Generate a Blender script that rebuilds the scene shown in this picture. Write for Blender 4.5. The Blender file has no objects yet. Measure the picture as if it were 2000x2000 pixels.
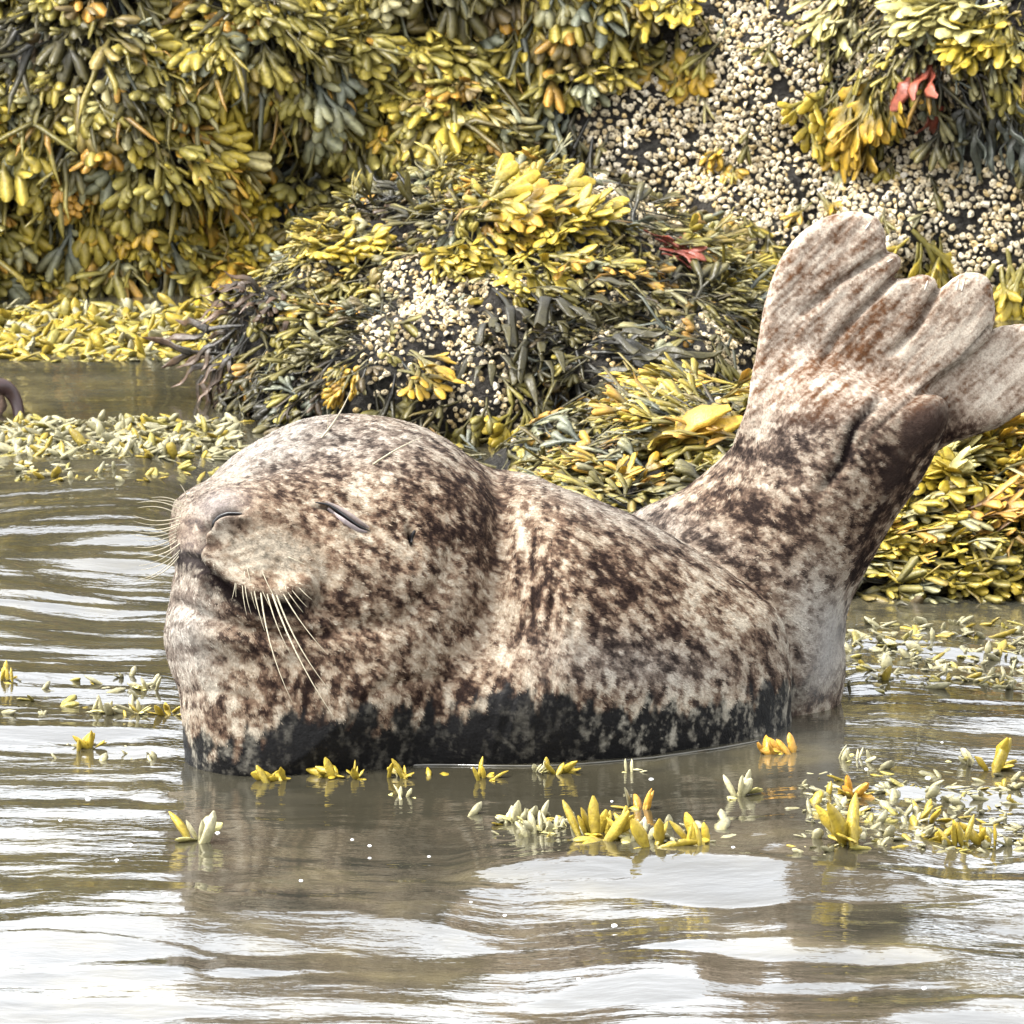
import bpy, math, random, numpy as np
from mathutils import Vector, Matrix
from mathutils.bvhtree import BVHTree
SC = bpy.context.scene; COL = SC.collection
RNG = np.random.default_rng(7); random.seed(7)
# ------------------------------------------------------------------ camera
PITCH = math.radians(10); DIST = 14.0; T = 0.6 / DIST
FW = np.array([0, math.cos(PITCH), -math.sin(PITCH)]); UP = np.array([0, math.sin(PITCH), math.cos(PITCH)]); RT = np.array([1.0, 0, 0])
CAM = -DIST * FW + 0.294 * UP
cd = bpy.data.cameras.new('camera'); cam = bpy.data.objects.new('camera', cd); COL.objects.link(cam)
cam.location = CAM; cam.rotation_euler = (math.pi/2 - PITCH, 0, 0)
cd.sensor_width = 36; cd.lens = 18 / T; cd.clip_end = 500; cd.clip_start = 0.5
cd.dof.use_dof = True; cd.dof.focus_distance = 14.05; cd.dof.aperture_fstop = 40
SC.camera = cam
# ------------------------------------------------------------------ overcast light
W = bpy.data.worlds.new('World'); SC.world = W; W.use_nodes = True
nt = W.node_tree; bg = nt.nodes['Background']
sky = nt.nodes.new('ShaderNodeTexSky'); sky.sky_type = 'NISHITA'; sky.sun_disc = False
SUN_EL, SUN_AZ = math.radians(58), math.radians(262)       # high, to the left of the camera, behind thin cloud
sky.sun_elevation = SUN_EL; sky.sun_rotation = SUN_AZ; sky.air_density = 1.0; sky.dust_density = 3.0
hs = nt.nodes.new('ShaderNodeHueSaturation'); hs.inputs['Saturation'].default_value = 0.16; hs.inputs['Value'].default_value = 1.0
nt.links.new(sky.outputs[0], hs.inputs['Color']); nt.links.new(hs.outputs[0], bg.inputs['Color']); bg.inputs['Strength'].default_value = 0.15
sl = bpy.data.lights.new('sun', 'SUN'); sl.energy = 1.2; sl.angle = math.radians(14); sl.color = (1, 0.97, 0.92)
so = bpy.data.objects.new('sun', sl); COL.objects.link(so)
sd = Vector((math.cos(SUN_EL)*math.sin(SUN_AZ), math.cos(SUN_EL)*math.cos(SUN_AZ), math.sin(SUN_EL)))
so.rotation_euler = sd.to_track_quat('Z', 'Y').to_euler()
SC.view_settings.view_transform = 'Standard'; SC.view_settings.look = 'None'; SC.view_settings.gamma = 1
SC.view_settings.use_curve_mapping = False; SC.view_settings.exposure = 2.4
SC.cycles.max_bounces = 6; SC.cycles.diffuse_bounces = 3; SC.cycles.glossy_bounces = 3

# ------------------------------------------------------------------ helpers
def P(px, py, w):                       # picture position and depth (in 0.6 mm units behind the seal's front) -> world
    d = DIST + np.asarray(w) * 0.0006
    px = np.asarray(px, float); py = np.asarray(py, float)
    return CAM + d[..., None] * (FW + ((px-1000)/1000*T)[..., None]*RT + ((1000-py)/1000*T)[..., None]*UP)
def ray(px, py): return FW + (px-1000)/1000*T*RT + (1000-py)/1000*T*UP
def Wt(px, py, z=0.0):                  # point of the water under a picture position
    r = ray(px, py); t = (z-CAM[2])/r[2]; return CAM + t*r
def proj(V):
    q = V - CAM; d = q @ FW
    return 1000 + (q @ RT)/d/T*1000, 1000 - (q @ UP)/d/T*1000
def sst(a, b, x):
    t = np.clip((x-a)/(b-a), 0, 1); return t*t*(3-2*t)
_perm = np.random.default_rng(3).permutation(256); _perm = np.concatenate([_perm, _perm, _perm])
_grad = np.random.default_rng(4).normal(size=(256, 3)); _grad /= np.linalg.norm(_grad, axis=1)[:, None]
def noise3(x, y, z):
    x, y, z = np.broadcast_arrays(np.asarray(x, float), np.asarray(y, float), np.asarray(z, float))
    xi, yi, zi = np.floor(x), np.floor(y), np.floor(z); fx, fy, fz = x-xi, y-yi, z-zi
    xi = xi.astype(int) & 255; yi = yi.astype(int) & 255; zi = zi.astype(int) & 255
    u, v, w = [f*f*f*(f*(f*6-15)+10) for f in (fx, fy, fz)]
    r = 0
    for a in (0, 1):
        for b in (0, 1):
            for c in (0, 1):
                g = _grad[_perm[_perm[_perm[xi+a]+yi+b]+zi+c]]
                d = g[..., 0]*(fx-a)+g[..., 1]*(fy-b)+g[..., 2]*(fz-c)
                r = r + d*(u if a else 1-u)*(v if b else 1-v)*(w if c else 1-w)
    return r*1.5
def fbm(x, y, z, o=4, g=0.5):
    r = 0; a = 1; s = 1
    for i in range(o): r = r + a*noise3(x*s+i*17.3, y*s+i*5.1, z*s); a *= g; s *= 2.03
    return r
def mesh_np(name, V, F, col=None, smooth=True):
    V = np.ascontiguousarray(V, dtype=np.float32); F = np.ascontiguousarray(F, dtype=np.int32); k = F.shape[1]
    me = bpy.data.meshes.new(name); me.vertices.add(len(V)); me.vertices.foreach_set('co', V.ravel())
    me.loops.add(F.size); me.loops.foreach_set('vertex_index', F.ravel())
    me.polygons.add(len(F)); me.polygons.foreach_set('loop_start', np.arange(0, F.size, k, dtype=np.int32))
    me.polygons.foreach_set('use_smooth', np.full(len(F), smooth, dtype=bool))
    me.update(calc_edges=True)
    if col is not None:
        a = me.color_attributes.new('tint', 'FLOAT_COLOR', 'POINT')
        c = np.ones((len(V), 4), np.float32); c[:, :col.shape[1]] = col; a.data.foreach_set('color', c.ravel())
    return me
def link(name, me, mat=None, parent=None, loc=None):
    o = bpy.data.objects.new(name, me); COL.objects.link(o)
    if mat is not None and me is not None and not me.materials: me.materials.append(mat)
    if parent is not None: o.parent = parent
    if loc is not None: o.location = loc
    return o
def tag(o, label=None, cat=None, group=None, kind=None):
    for k, v in (('label', label), ('category', cat), ('group', group), ('kind', kind)):
        if v: o[k] = v
    return o
class Nd:
    def __init__(s, name):
        s.m = bpy.data.materials.new(name); s.m.use_nodes = True; s.t = s.m.node_tree; s.b = s.t.nodes['Principled BSDF']
        s.out = s.t.nodes['Material Output']
    def n(s, typ, **kw):
        x = s.t.nodes.new('ShaderNode'+typ)
        for k, v in kw.items():
            if k in x.inputs: x.inputs[k].default_value = v
            else: setattr(x, k, v)
        return x
    def l(s, a, b): s.t.links.new(a, b)
    def noise(s, scale, detail=3, rough=0.5, vec=None, dist=0):
        x = s.n('TexNoise'); x.inputs['Scale'].default_value = scale; x.inputs['Detail'].default_value = detail
        x.inputs['Roughness'].default_value = rough; x.inputs['Distortion'].default_value = dist
        if vec is not None: s.l(vec, x.inputs['Vector'])
        return x
    def bump(s, h, strength, dist, nrm=None):
        x = s.n('Bump'); x.inputs['Strength'].default_value = strength; x.inputs['Distance'].default_value = dist
        s.l(h, x.inputs['Height'])
        if nrm is not None: s.l(nrm, x.inputs['Normal'])
        return x.outputs[0]
    def pos(s, scale=(1, 1, 1), rot=(0, 0, 0)):
        g = s.n('NewGeometry'); mp = s.n('Mapping'); mp.inputs['Scale'].default_value = scale; mp.inputs['Rotation'].default_value = rot
        s.l(g.outputs['Position'], mp.inputs['Vector']); return mp.outputs[0]
    def mixc(s, f, a, b, mode='MIX'):
        x = s.n('Mix'); x.data_type = 'RGBA'; x.blend_type = mode
        for v, i in ((f, 0), (a, 6), (b, 7)):
            if hasattr(v, 'node'): s.l(v, x.inputs[i])
            elif i == 0: x.inputs[i].default_value = v
            else: x.inputs[i].default_value = (*v, 1)
        return x.outputs[2]
    def ramp(s, f, stops):
        x = s.n('ValToRGB'); cr = x.color_ramp
        while len(cr.elements) < len(stops): cr.elements.new(0.5)
        for e, (p_, c) in zip(cr.elements, stops): e.position = p_; e.color = (*c, 1) if len(c) == 3 else c
        s.l(f, x.inputs[0]); return x.outputs[0]

# ---- materials
def mat_weed():
    k = Nd('wet_rockweed'); a = k.n('Attribute', attribute_name='tint')
    v = k.pos(); n1 = k.noise(160, 3, 0.6, v)
    c = k.mixc(1.0, a.outputs['Color'], k.ramp(n1.outputs['Fac'], [(0.3, (0.62, 0.6, 0.6)), (0.55, (1, 1, 1)), (0.75, (1.15, 1.1, 1.0))]), 'MULTIPLY')
    k.l(c, k.b.inputs['Base Color'])
    k.b.inputs['Roughness'].default_value = 0.33; k.b.inputs['IOR'].default_value = 1.42
    n2 = k.noise(420, 2, 0.5, v); k.l(k.bump(n2.outputs['Fac'], 0.5, 0.002), k.b.inputs['Normal'])
    tr = k.n('BsdfTranslucent'); k.l(c, tr.inputs['Color']); mx = k.n('MixShader'); mx.inputs[0].default_value = 0.18
    k.l(k.b.outputs[0], mx.inputs[1]); k.l(tr.outputs[0], mx.inputs[2]); k.l(mx.outputs[0], k.out.inputs['Surface'])
    return k.m
def mat_rock():
    k = Nd('dark_wet_rock'); v = k.pos(); n1 = k.noise(9, 6, 0.65, v); n2 = k.noise(90, 5, 0.7, v)
    c = k.ramp(n1.outputs['Fac'], [(0.3, (0.008, 0.007, 0.007)), (0.5, (0.022, 0.018, 0.018)), (0.7, (0.055, 0.042, 0.036))])
    c = k.mixc(0.5, c, k.ramp(n2.outputs['Fac'], [(0.35, (0.01, 0.01, 0.008)), (0.6, (0.09, 0.085, 0.07))]))
    k.l(c, k.b.inputs['Base Color']); k.b.inputs['Roughness'].default_value = 0.55; k.b.inputs['Specular IOR Level'].default_value = 0.12
    k.l(k.bump(n2.outputs['Fac'], 1.0, 0.03), k.b.inputs['Normal']); return k.m
def mat_barnacle():
    k = Nd('barnacle_shell'); a = k.n('Attribute', attribute_name='tint'); oi = k.n('ObjectInfo')
    n1 = k.noise(300, 3, 0.6, k.pos())
    c = k.mixc(1.0, a.outputs['Color'], k.ramp(n1.outputs['Fac'], [(0.3, (0.5, 0.46, 0.4)), (0.6, (1, 1, 1))]), 'MULTIPLY')
    c = k.mixc(1.0, c, k.ramp(oi.outputs['Random'], [(0, (1, 1, 1)), (0.5, (0.95, 0.88, 0.72)), (1, (0.8, 0.74, 0.6))]), 'MULTIPLY')
    k.l(c, k.b.inputs['Base Color']); k.b.inputs['Roughness'].default_value = 0.55
    k.l(k.bump(n1.outputs['Fac'], 0.6, 0.003), k.b.inputs['Normal']); return k.m
def mat_water():
    k = Nd('murky_water'); v = k.pos((1, 1, 1)); n0 = k.noise(1.6, 3, 0.5, v); n1 = k.noise(5, 4, 0.6, v)
    c = k.ramp(n1.outputs['Fac'], [(0.35, (0.020, 0.020, 0.015)), (0.5, (0.042, 0.038, 0.026)), (0.68, (0.085, 0.073, 0.040))])
    c = k.mixc(k.ramp(n0.outputs['Fac'], [(0.4, (0, 0, 0)), (0.6, (1, 1, 1))]), c, (0.028, 0.025, 0.016))
    k.l(c, k.b.inputs['Base Color'])
    k.b.inputs['Roughness'].default_value = 0.015; k.b.inputs['IOR'].default_value = 1.7
    n2 = k.noise(38, 3, 0.55, k.pos((0.6, 1.3, 1))); n3 = k.noise(120, 2, 0.5, k.pos((0.6, 1.4, 1)))
    b = k.bump(n2.outputs['Fac'], 0.14, 0.006); b = k.bump(n3.outputs['Fac'], 0.05, 0.002, b)
    k.l(b, k.b.inputs['Normal']); return k.m
def simple(name, col, rough=0.5, **kw):
    k = Nd(name); k.b.inputs['Base Color'].default_value = (*col, 1); k.b.inputs['Roughness'].default_value = rough
    n = k.noise(250, 2, 0.5, k.pos()); k.l(k.mixc(1.0, col, k.ramp(n.outputs['Fac'], [(0.3, (0.7, 0.7, 0.7)), (0.6, (1, 1, 1))]), 'MULTIPLY'), k.b.inputs['Base Color'])
    for a, b in kw.items(): k.b.inputs[a.replace('_', ' ')].default_value = b
    return k.m
def mat_skin():
    k = Nd('seal_coat'); a = k.n('Attribute', attribute_name='tint'); wt = k.n('Attribute', attribute_name='wet')
    v = k.pos(); n1 = k.noise(420, 4, 0.7, v); n2 = k.noise(110, 3, 0.6, v)
    c = k.mixc(1.0, a.outputs['Color'], k.ramp(n1.outputs['Fac'], [(0.32, (0.62, 0.58, 0.56)), (0.5, (0.95, 0.94, 0.93)), (0.7, (1.2, 1.2, 1.2))]), 'MULTIPLY')
    k.l(c, k.b.inputs['Base Color'])
    rr = k.n('MapRange'); rr.inputs[3].default_value = 0.85; rr.inputs[4].default_value = 0.42
    k.l(wt.outputs['Fac'], rr.inputs[0]); k.l(rr.outputs[0], k.b.inputs['Roughness'])
    k.b.inputs['Specular IOR Level'].default_value = 0.08
    b = k.bump(n2.outputs['Fac'], 0.35, 0.004); b = k.bump(n1.outputs['Fac'], 0.4, 0.002, b); k.l(b, k.b.inputs['Normal'])
    return k.m
M = dict(weed=mat_weed(), rock=mat_rock(), barn=mat_barnacle(), water=mat_water(), skin=mat_skin(),
         whisker=simple('whisker_hair', (0.34, 0.30, 0.21), 0.4), dark=simple('dark_wet_eye', (0.006, 0.005, 0.006), 0.3),
         claw=simple('pale_claw', (0.5, 0.44, 0.36), 0.35), foam=simple('foam', (0.8, 0.8, 0.8), 0.25))

# ------------------------------------------------------------------ the water
def water():
    def axis(a, b, st, lo, hi):
        c = list(np.arange(a, b, st)); s = st; x = c[-1]
        while x < hi: s *= 1.22; x += s; c.append(x)
        s = st; x = c[0]; pre = []
        while x > lo: s *= 1.22; x -= s; pre.append(x)
        return np.array(pre[::-1]+c)
    xs = axis(-0.9, 0.9, 0.012, -90, 90); ys = axis(-2.6, 4.2, 0.0065, -60, 120)
    X, Y = np.meshgrid(xs, ys); PX, PY = proj(np.stack([X, Y, 0*X], -1).reshape(-1, 3)); PX = PX.reshape(X.shape); PY = PY.reshape(X.shape)
    # slope along the line of sight: long swells, small ripples, then the single glossy wave faces the photograph shows
    S = 0.040*fbm(X*1.1, Y*2.6+3, 0, 3) + 0.095*fbm(X*3.0, Y*11, 4.2, 5)*(0.6+0.4*sst(0.15, -0.4, Y)+0.3*sst(0.3, 1.0, Y))
    S += 0.07*fbm(X*4.5, Y*26, 6.2, 3)*sst(1500, 1600, PY)
    lf = sst(420, 250, PX)*sst(880, 950, PY)*sst(1560, 1380, PY)      # choppier water left of the seal
    S += lf*(0.24*noise3(X*1.8, Y*15, 9.1)+0.22*noise3(X*3.2, Y*34, 2.1)+0.05)
    lf2 = sst(1600, 1700, PX)*sst(1180, 1240, PY)*sst(1440, 1350, PY); S += lf2*(0.26*noise3(X*4, Y*30, 5.1)+0.05)
    wob = 46*noise3(X*2.0, Y*1.0, 7.7)+16*noise3(X*6, Y*4, 1.7)+6*noise3(X*22, Y*9, 1.7)
    def face(x0, x1, y0l, y1l, y0r, y1r, s):   # picture-plane outline of one bright wave face, tapered at both ends
        u = (PX-x0)/(x1-x0); inx = sst(0, 0.12, u)*sst(1, 0.8, u)
        top = y0l+(y0r-y0l)*u; bot = y1l+(y1r-y1l)*u; mid = (top+bot)/2+wob*0.35; hf = (bot-top)/2*np.clip(1-abs(2*np.clip(u, 0, 1)-1)**1.7, 0, 1)+5*noise3(X*9, Y*14, 2.2)
        return s*sst(0, 1, (hf-abs(PY-mid))/5+0.5)*(u > 0)*(u < 1)*(0.4+0.6*inx)
    q = 0
    for f in [(-700, 980, 1835, 1925, 1790, 1850, .115), (-400, 700, 1925, 1945, 1880, 1905, .115), (300, 1010, 1775, 1830, 1800, 1880, .115),
              (840, 1960, 1685, 1745, 1715, 1790, .18), (870, 1250, 1730, 1760, 1745, 1765, .115), (1470, 1960, 1660, 1705, 1660, 1702, .18), (1900, 2500, 1680, 1700, 1670, 1700, .115),
              (1210, 1930, 1838, 1870, 1845, 1890, .15), (1000, 1490, 1930, 1975, 1905, 1950, .115), (1480, 1700, 1925, 1945, 1920, 1935, .115),
              (1850, 2300, 1955, 1970, 1945, 1960, .115), (-300, 500, 1960, 1985, 1955, 1990, .115), (1700, 2050, 1980, 2000, 1980, 2000, .115),
              (-300, 360, 948, 962, 968, 982, .115), (-300, 330, 1000, 1008, 1005, 1015, .115), (-300, 330, 1050, 1062, 1045, 1060, .115), (-300, 330, 1122, 1134, 1128, 1140, .115),
              (-300, 300, 1180, 1186, 1176, 1184, .115), (-300, 355, 1415, 1440, 1410, 1440, .115), (60, 350, 1460, 1464, 1458, 1462, .115),
              (250, 340, 1545, 1553, 1548, 1556, .115), (1270, 1420, 1525, 1540, 1530, 1545, .115), (1490, 2100, 1555, 1580, 1560, 1585, .115)]:
        q = np.maximum(q, face(*f))
    ln = noise3(X*1.6, Y*6+X*2, 3.7); S = S*(1-0.55*sst(0.02, 0.1, q)) + q - .13*np.exp(-(ln/.018)**2)*(q > .03)
    dy = np.gradient(ys)[:, None]; Z = np.zeros_like(X); z = np.zeros(len(xs)); L = 0.45
    near = sst(30, 6, abs(ys))
    for j in range(len(ys)):
        z = z*math.exp(-min(dy[j, 0], 1)/L) + S[j]*min(dy[j, 0], 0.05)*near[j]; Z[j] = z
    Z = Z - np.clip(Z.mean(axis=1, keepdims=True), -.05, .05)
    # calm round the seal
    calm = lf2*1.0+sst(1450, 1600, PY) + (1-sst(1180, 1300, PY)) + sst(420, 250, PX) + sst(1650, 1800, PX); calm = np.clip(calm, 0.75, 1)
    Z = Z*calm*0.8
    global WGRID
    WGRID = (xs, ys, Z)
    V = np.stack([X, Y, Z], -1).reshape(-1, 3); n, m = X.shape; I = np.arange(n*m).reshape(n, m)
    F = np.stack([I[:-1, :-1], I[:-1, 1:], I[1:, 1:], I[1:, :-1]], -1).reshape(-1, 4)
    o = link('water', mesh_np('water', V, F), M['water']); tag(o, kind='structure')
    return o
WATER = water()
def wh_(x, y):
    xs, ys, Z = WGRID; a = np.interp(x, xs, np.arange(len(xs))); b = np.interp(y, ys, np.arange(len(ys))); i = min(int(a), len(xs)-2); j = min(int(b), len(ys)-2); a -= i; b -= j
    return float((Z[j, i]*(1-a)+Z[j, i+1]*a)*(1-b)+(Z[j+1, i]*(1-a)+Z[j+1, i+1]*a)*b)
def onwater(px_, py_):
    z = 0
    for _ in range(4): c = Wt(px_, py_, z); z = wh_(c[0], c[1])
    return np.array([c[0], c[1], z])

# ------------------------------------------------------------------ rocks
def grid_faces(n, m):
    I = np.arange(n*m).reshape(n, m); return np.stack([I[:-1, :-1], I[:-1, 1:], I[1:, 1:], I[1:, :-1]], -1).reshape(-1, 4)
def cliff():
    us = np.linspace(-3.2, 3.2, 260); vs = np.linspace(0, 1, 150); U, Vv = np.meshgrid(us, vs)
    # profile: up the face (0..0.7), over the top and away behind
    Z = np.where(Vv < 0.7, -0.5+1.35*Vv/0.7, 0.85+0.15*np.sin((Vv-0.7)/0.3*math.pi/2)); 
    Y0 = 3.35 + 0.10*np.sin(U*2.1+0.6) - 0.35*sst(0.0, 0.9, U) + 0.15*sst(-0.5, -1.4, U)
    Y = Y0 + np.where(Vv < 0.7, (Z+0.5)*0.50, 1.35*0.50 + (Vv-0.7)/0.3*3.0)
    n = fbm(U*1.5, Z*1.7+2, Vv*1.0, 4, 0.55); Y = Y - 0.20*n
    Y = Y - 0.16*sst(0.05, 0.0, abs((Z-0.62+0.25*U)*0.5))*sst(-0.9, -0.2, U)*sst(0.3, 0, U)
    Y = Y - 0.10*abs(noise3(U*4, Z*4, 1.0))
    X = U + 0.08*noise3(U*2, Z*2, 8)
    V = np.stack([X, Y, Z], -1).reshape(-1, 3)
    return V, grid_faces(*X.shape)
def blob(c, r, seed, amp, p=2.0, na=96, nb=56):
    a = np.linspace(0, 2*math.pi, na, endpoint=False); b = np.linspace(-1.45, math.pi/2-0.0001, nb)
    A, B = np.meshgrid(a, b); d = np.stack([np.cos(A)*np.cos(B), np.sin(A)*np.cos(B), np.sin(B)], -1)
    rr = (abs(d)**p).sum(-1)**(-1/p)
    n = fbm(d[..., 0]*1.7+seed, d[..., 1]*1.7, d[..., 2]*1.7, 4, 0.55)
    V = np.array(c) + d*rr[..., None]*(1+amp*n[..., None])*np.array(r)
    I = np.arange(na*nb).reshape(nb, na); F = np.stack([I[:-1], np.roll(I[:-1], -1, 1), np.roll(I[1:], -1, 1), I[1:]], -1).reshape(-1, 4)
    return V.reshape(-1, 3), F
ROCKS = []
def hill():  # unseen hill, added to darken what the water reflects
    us = np.linspace(-260, 260, 120); vs = np.linspace(0, 1, 30); A, B = np.meshgrid(us, vs)
    Z = -3+19*np.sin(B*math.pi/2)*(1+.35*fbm(A/50, B*2, 1.5, 4)); Y = 66+B*40+4*noise3(A/14, B*6, 3.)
    tag(link('unseen_hill', mesh_np('unseen_hill', np.stack([A, Y, Z], -1).reshape(-1, 3), grid_faces(*A.shape)), simple('unseen_hill_green', (.05, .065, .035), .9)), kind='structure')
hill()
def rock(name, VF, label, cat='rock'):
    V, F = VF; o = link(name, mesh_np(name, V, F), M['rock']); tag(o, label, cat)
    ROCKS.append((o, V, F)); return o
R_CLIFF = rock('shore_rock', cliff(), 'large dark rock face behind, hung with rockweed and crusted with barnacles')
R_MOUND = rock('boulder', blob((0.02, 2.78, -0.10), (0.385, 0.56, 0.345), 2.0, 0.15, 2.5), 'rounded boulder in the middle behind the seal, with a white barnacle patch on its face')
R_SLAB = rock('boulder', blob((0.80, 1.78, -0.14), (0.90, 0.66, 0.27), 5.0, 0.10, 2.8), 'low flat rock behind the seal and its tail, buried under bright yellow rockweed')
bvV = np.concatenate([r[1] for r in ROCKS]); off = np.cumsum([0]+[len(r[1]) for r in ROCKS]); 
bvF = np.concatenate([r[2]+off[i] for i, r in enumerate(ROCKS)]); foff = np.cumsum([0]+[len(r[2]) for r in ROCKS])
BVH = BVHTree.FromPolygons([tuple(v) for v in bvV], [tuple(int(i) for i in f) for f in bvF])
def hit(px, py):
    r = Vector(ray(px, py)).normalized(); loc, nrm, idx, d = BVH.ray_cast(Vector(CAM), r)
    if loc is None: return None
    if nrm.dot(r) > 0: nrm = -nrm
    return np.array(loc), np.array(nrm), int(np.searchsorted(foff, idx, side='right')-1)
def surf_sample(ri, n, rng, xlim=1.7):
    _, V, F = ROCKS[ri]; Q = V[F]; nr = np.cross(Q[:, 2]-Q[:, 0], Q[:, 3]-Q[:, 1]); ar = np.linalg.norm(nr, axis=1)/2
    cx = Q.mean(1); nn = nr/np.maximum(ar*2, 1e-9)[:, None]
    sg = np.sign((nn*(CAM-cx)).sum(1)); 
    if ri == 0: nn = nn*sg[:, None]
    else: nn = nn*np.sign((nn*(cx-V.mean(0))).sum(1))[:, None]
    ok = (abs(cx[:, 0]) < xlim) & (cx[:, 2] > -0.04) & (cx[:, 1] < 4.9); qx, qy = proj(cx); inf = (qx > -120) & (qx < 2120) & (qy > -120); wgt = ar*ok*(.16+.84*inf); wgt /= wgt.sum()
    f = rng.choice(len(F), n, p=wgt); a, b = rng.random(n)[:, None], rng.random(n)[:, None]
    p = (Q[f, 0]*(1-a)+Q[f, 1]*a)*(1-b)+(Q[f, 3]*(1-a)+Q[f, 2]*a)*b
    return p, nn[f]

# ------------------------------------------------------------------ rockweed fronds
vrj = np.random.default_rng(12)
def ring(n): return np.array([(math.cos(a), math.sin(a)) for a in np.linspace(0, 2*math.pi, n, endpoint=False)])
RING = ring(6); COARSE = False
def strip(pts, w, t, side):
    pts = np.array(pts, float); n = len(pts); tan = np.gradient(pts, axis=0); tan /= np.linalg.norm(tan, axis=1)[:, None]
    sd = side - (tan*side).sum(1)[:, None]*tan; sd /= np.linalg.norm(sd, axis=1)[:, None]; nm = np.cross(tan, sd)
    w = np.asarray(w)*(1+.09*vrj.normal(size=n))
    V = (pts[:, None] + RING[None, :, 0, None]*np.asarray(w)[:, None, None]*(1+.08*vrj.normal(size=(n, len(RING), 1)))*sd[:, None] + RING[None, :, 1, None]*np.asarray(t)[:, None, None]*nm[:, None]).reshape(-1, 3)
    m = len(RING); I = np.arange(n*m).reshape(n, m); F = np.stack([I[:-1], np.roll(I[:-1], -1, 1), np.roll(I[1:], -1, 1), I[1:]], -1).reshape(-1, 4)
    return V, F
def frond(kind, rng):
    """root at the origin, grows along +X, flat side +Z, sags towards -Z"""
    Vs, Fs, Gs = [], [], []; n0 = 0
    def add(pts, w, t, g0, g1):
        nonlocal n0
        if COARSE:
            k = [0, 2, 5, 6] if len(pts) == 7 else [0, len(pts)-1]; pts, w, t = pts[k], np.asarray(w)[k], np.asarray(t)[k]
        V, F = strip(pts, w, t, np.array([0, 1.0, 0.12*rng.normal()])); Vs.append(V); Fs.append(F+n0); n0 += len(V)
        Gs.append(np.repeat(np.linspace(g0, g1, len(pts)), len(RING)))
    def grow(p, ang, lev, slope, ln, wd):
        d = np.array([math.cos(ang)*math.cos(slope), math.sin(ang)*math.cos(slope), math.sin(slope)])
        last = lev == 0
        n = 7 if last else 4; s = np.linspace(0, 1, n); bend = -0.35*rng.random()*ln; yb = rng.normal()*0.12*ln
        pts = p + s[:, None]*d*ln + np.outer(s**2, [0, yb, bend])
        if last:
            if kind == 'bladder':
                prof = np.array([0.42, 0.66, 0.92, 1.0, 1.0, 0.82, 0.3]); add(pts, prof*wd, prof*wd*0.46, 0.5, 1)
            elif kind == 'strap':
                prof = np.array([0.72, 0.8, 0.9, 1.0, 1.05, 0.95, 0.45]); add(pts, prof*wd, np.array([.16, .16, .17, .2, .26, .22, .06])*wd, 0.4, 1)
            else:
                prof = np.array([0.9, 1, 0.8, 1.0, 0.9, 0.6, 0.1]); pts[:, 2] += 0.1*ln*np.sin(s*7+rng.random()*6)
                add(pts, prof*wd, prof*wd*0.14, 0.3, 1)
            return
        ww = wd*(0.34 if kind == 'bladder' else 0.6)
        g = {2: 0.0, 1: 0.22}.get(lev, 0)
        add(pts, ww*np.array([.6, .8, .95, 1.0]), ww*np.array([.35, .3, .28, .28]), g, g+0.24)
        k = 2 if (rng.random() < 0.8 or kind != 'bladder') else 3
        sp = 0.42 if kind == 'bladder' else 0.34
        for i in range(k):
            a = ang + (i-(k-1)/2)*sp*2*(0.6+0.6*rng.random())/max(k-1, 1)*1.0
            grow(pts[-1]-d*ln*0.03, a, lev-1 if rng.random() < 0.85 else 0, slope-0.15+0.35*rng.normal()*0.5, ln*rng.uniform(.75, 1.05) if lev > 1 else tl*rng.uniform(.75, 1.25), wd)
    if kind == 'bladder': tl = 0.031; grow(np.zeros(3), 0, 2, 0.35, 0.026, 0.0094)
    elif kind == 'strap': tl = 0.040; grow(np.zeros(3), 0, 2, 0.3, 0.034, 0.0085)
    elif kind == 'ribbon': tl = 0.075; grow(np.zeros(3), 0, 1, 0.25, 0.06, 0.0062)
    elif kind == 'tip': tl = 0.03; kind = 'bladder'; grow(np.zeros(3), 0, 1, 0.3, 0.012, 0.0075)
    return np.concatenate(Vs), np.concatenate(Fs), np.concatenate(Gs)
def blade(rng):
    n = 12; s = np.linspace(0, 1, n); L = .085; pts = np.stack([s*L, .006*np.sin(s*5+rng.random()*6), -.25*L*s*s+.004*np.sin(s*9+rng.random()*6)], -1)
    prof = np.array([.25, .4, .6, .8, .92, 1, 1.05, 1.02, 1.0, .9, .72, .3])*.0135*(1+.10*rng.normal(size=n)); V, F = strip(pts, prof, prof*.10, np.array([0, 1, .2*rng.normal()]))
    return V, F, np.repeat(np.linspace(.3, 1, n), len(RING))
vr = np.random.default_rng(11)
LIB = {k: [frond(k, vr) for _ in range(n)] for k, n in (('bladder', 14), ('strap', 14), ('ribbon', 8), ('tip', 8))}
LIB['blade'] = [blade(vr) for _ in range(5)]
RING = ring(4); COARSE = True; FAR = {k: [frond(k, vr) for _ in range(n)] for k, n in (('bladder', 16), ('strap', 16), ('ribbon', 8), ('tip', 12))}; RING = ring(6); COARSE = False
YEL, YEL2, OLV, OLD, DRK, BRN, ORG, GRY, PAL = [np.array(c) for c in ((.52, .38, .04), (.56, .34, .03), (.27, .23, .05), (.14, .12, .04), (.030, .028, .020), (.11, .065, .035), (.55, .25, .03), (.22, .25, .2), (.46, .43, .27))]
def basis(d, n):
    d = d/np.linalg.norm(d, axis=-1, keepdims=True); n = n-(n*d).sum(-1, keepdims=True)*d; n = n/np.maximum(np.linalg.norm(n, axis=-1, keepdims=True), 1e-6)
    return np.stack([d, np.cross(n, d), n], -1)          # columns
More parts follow.
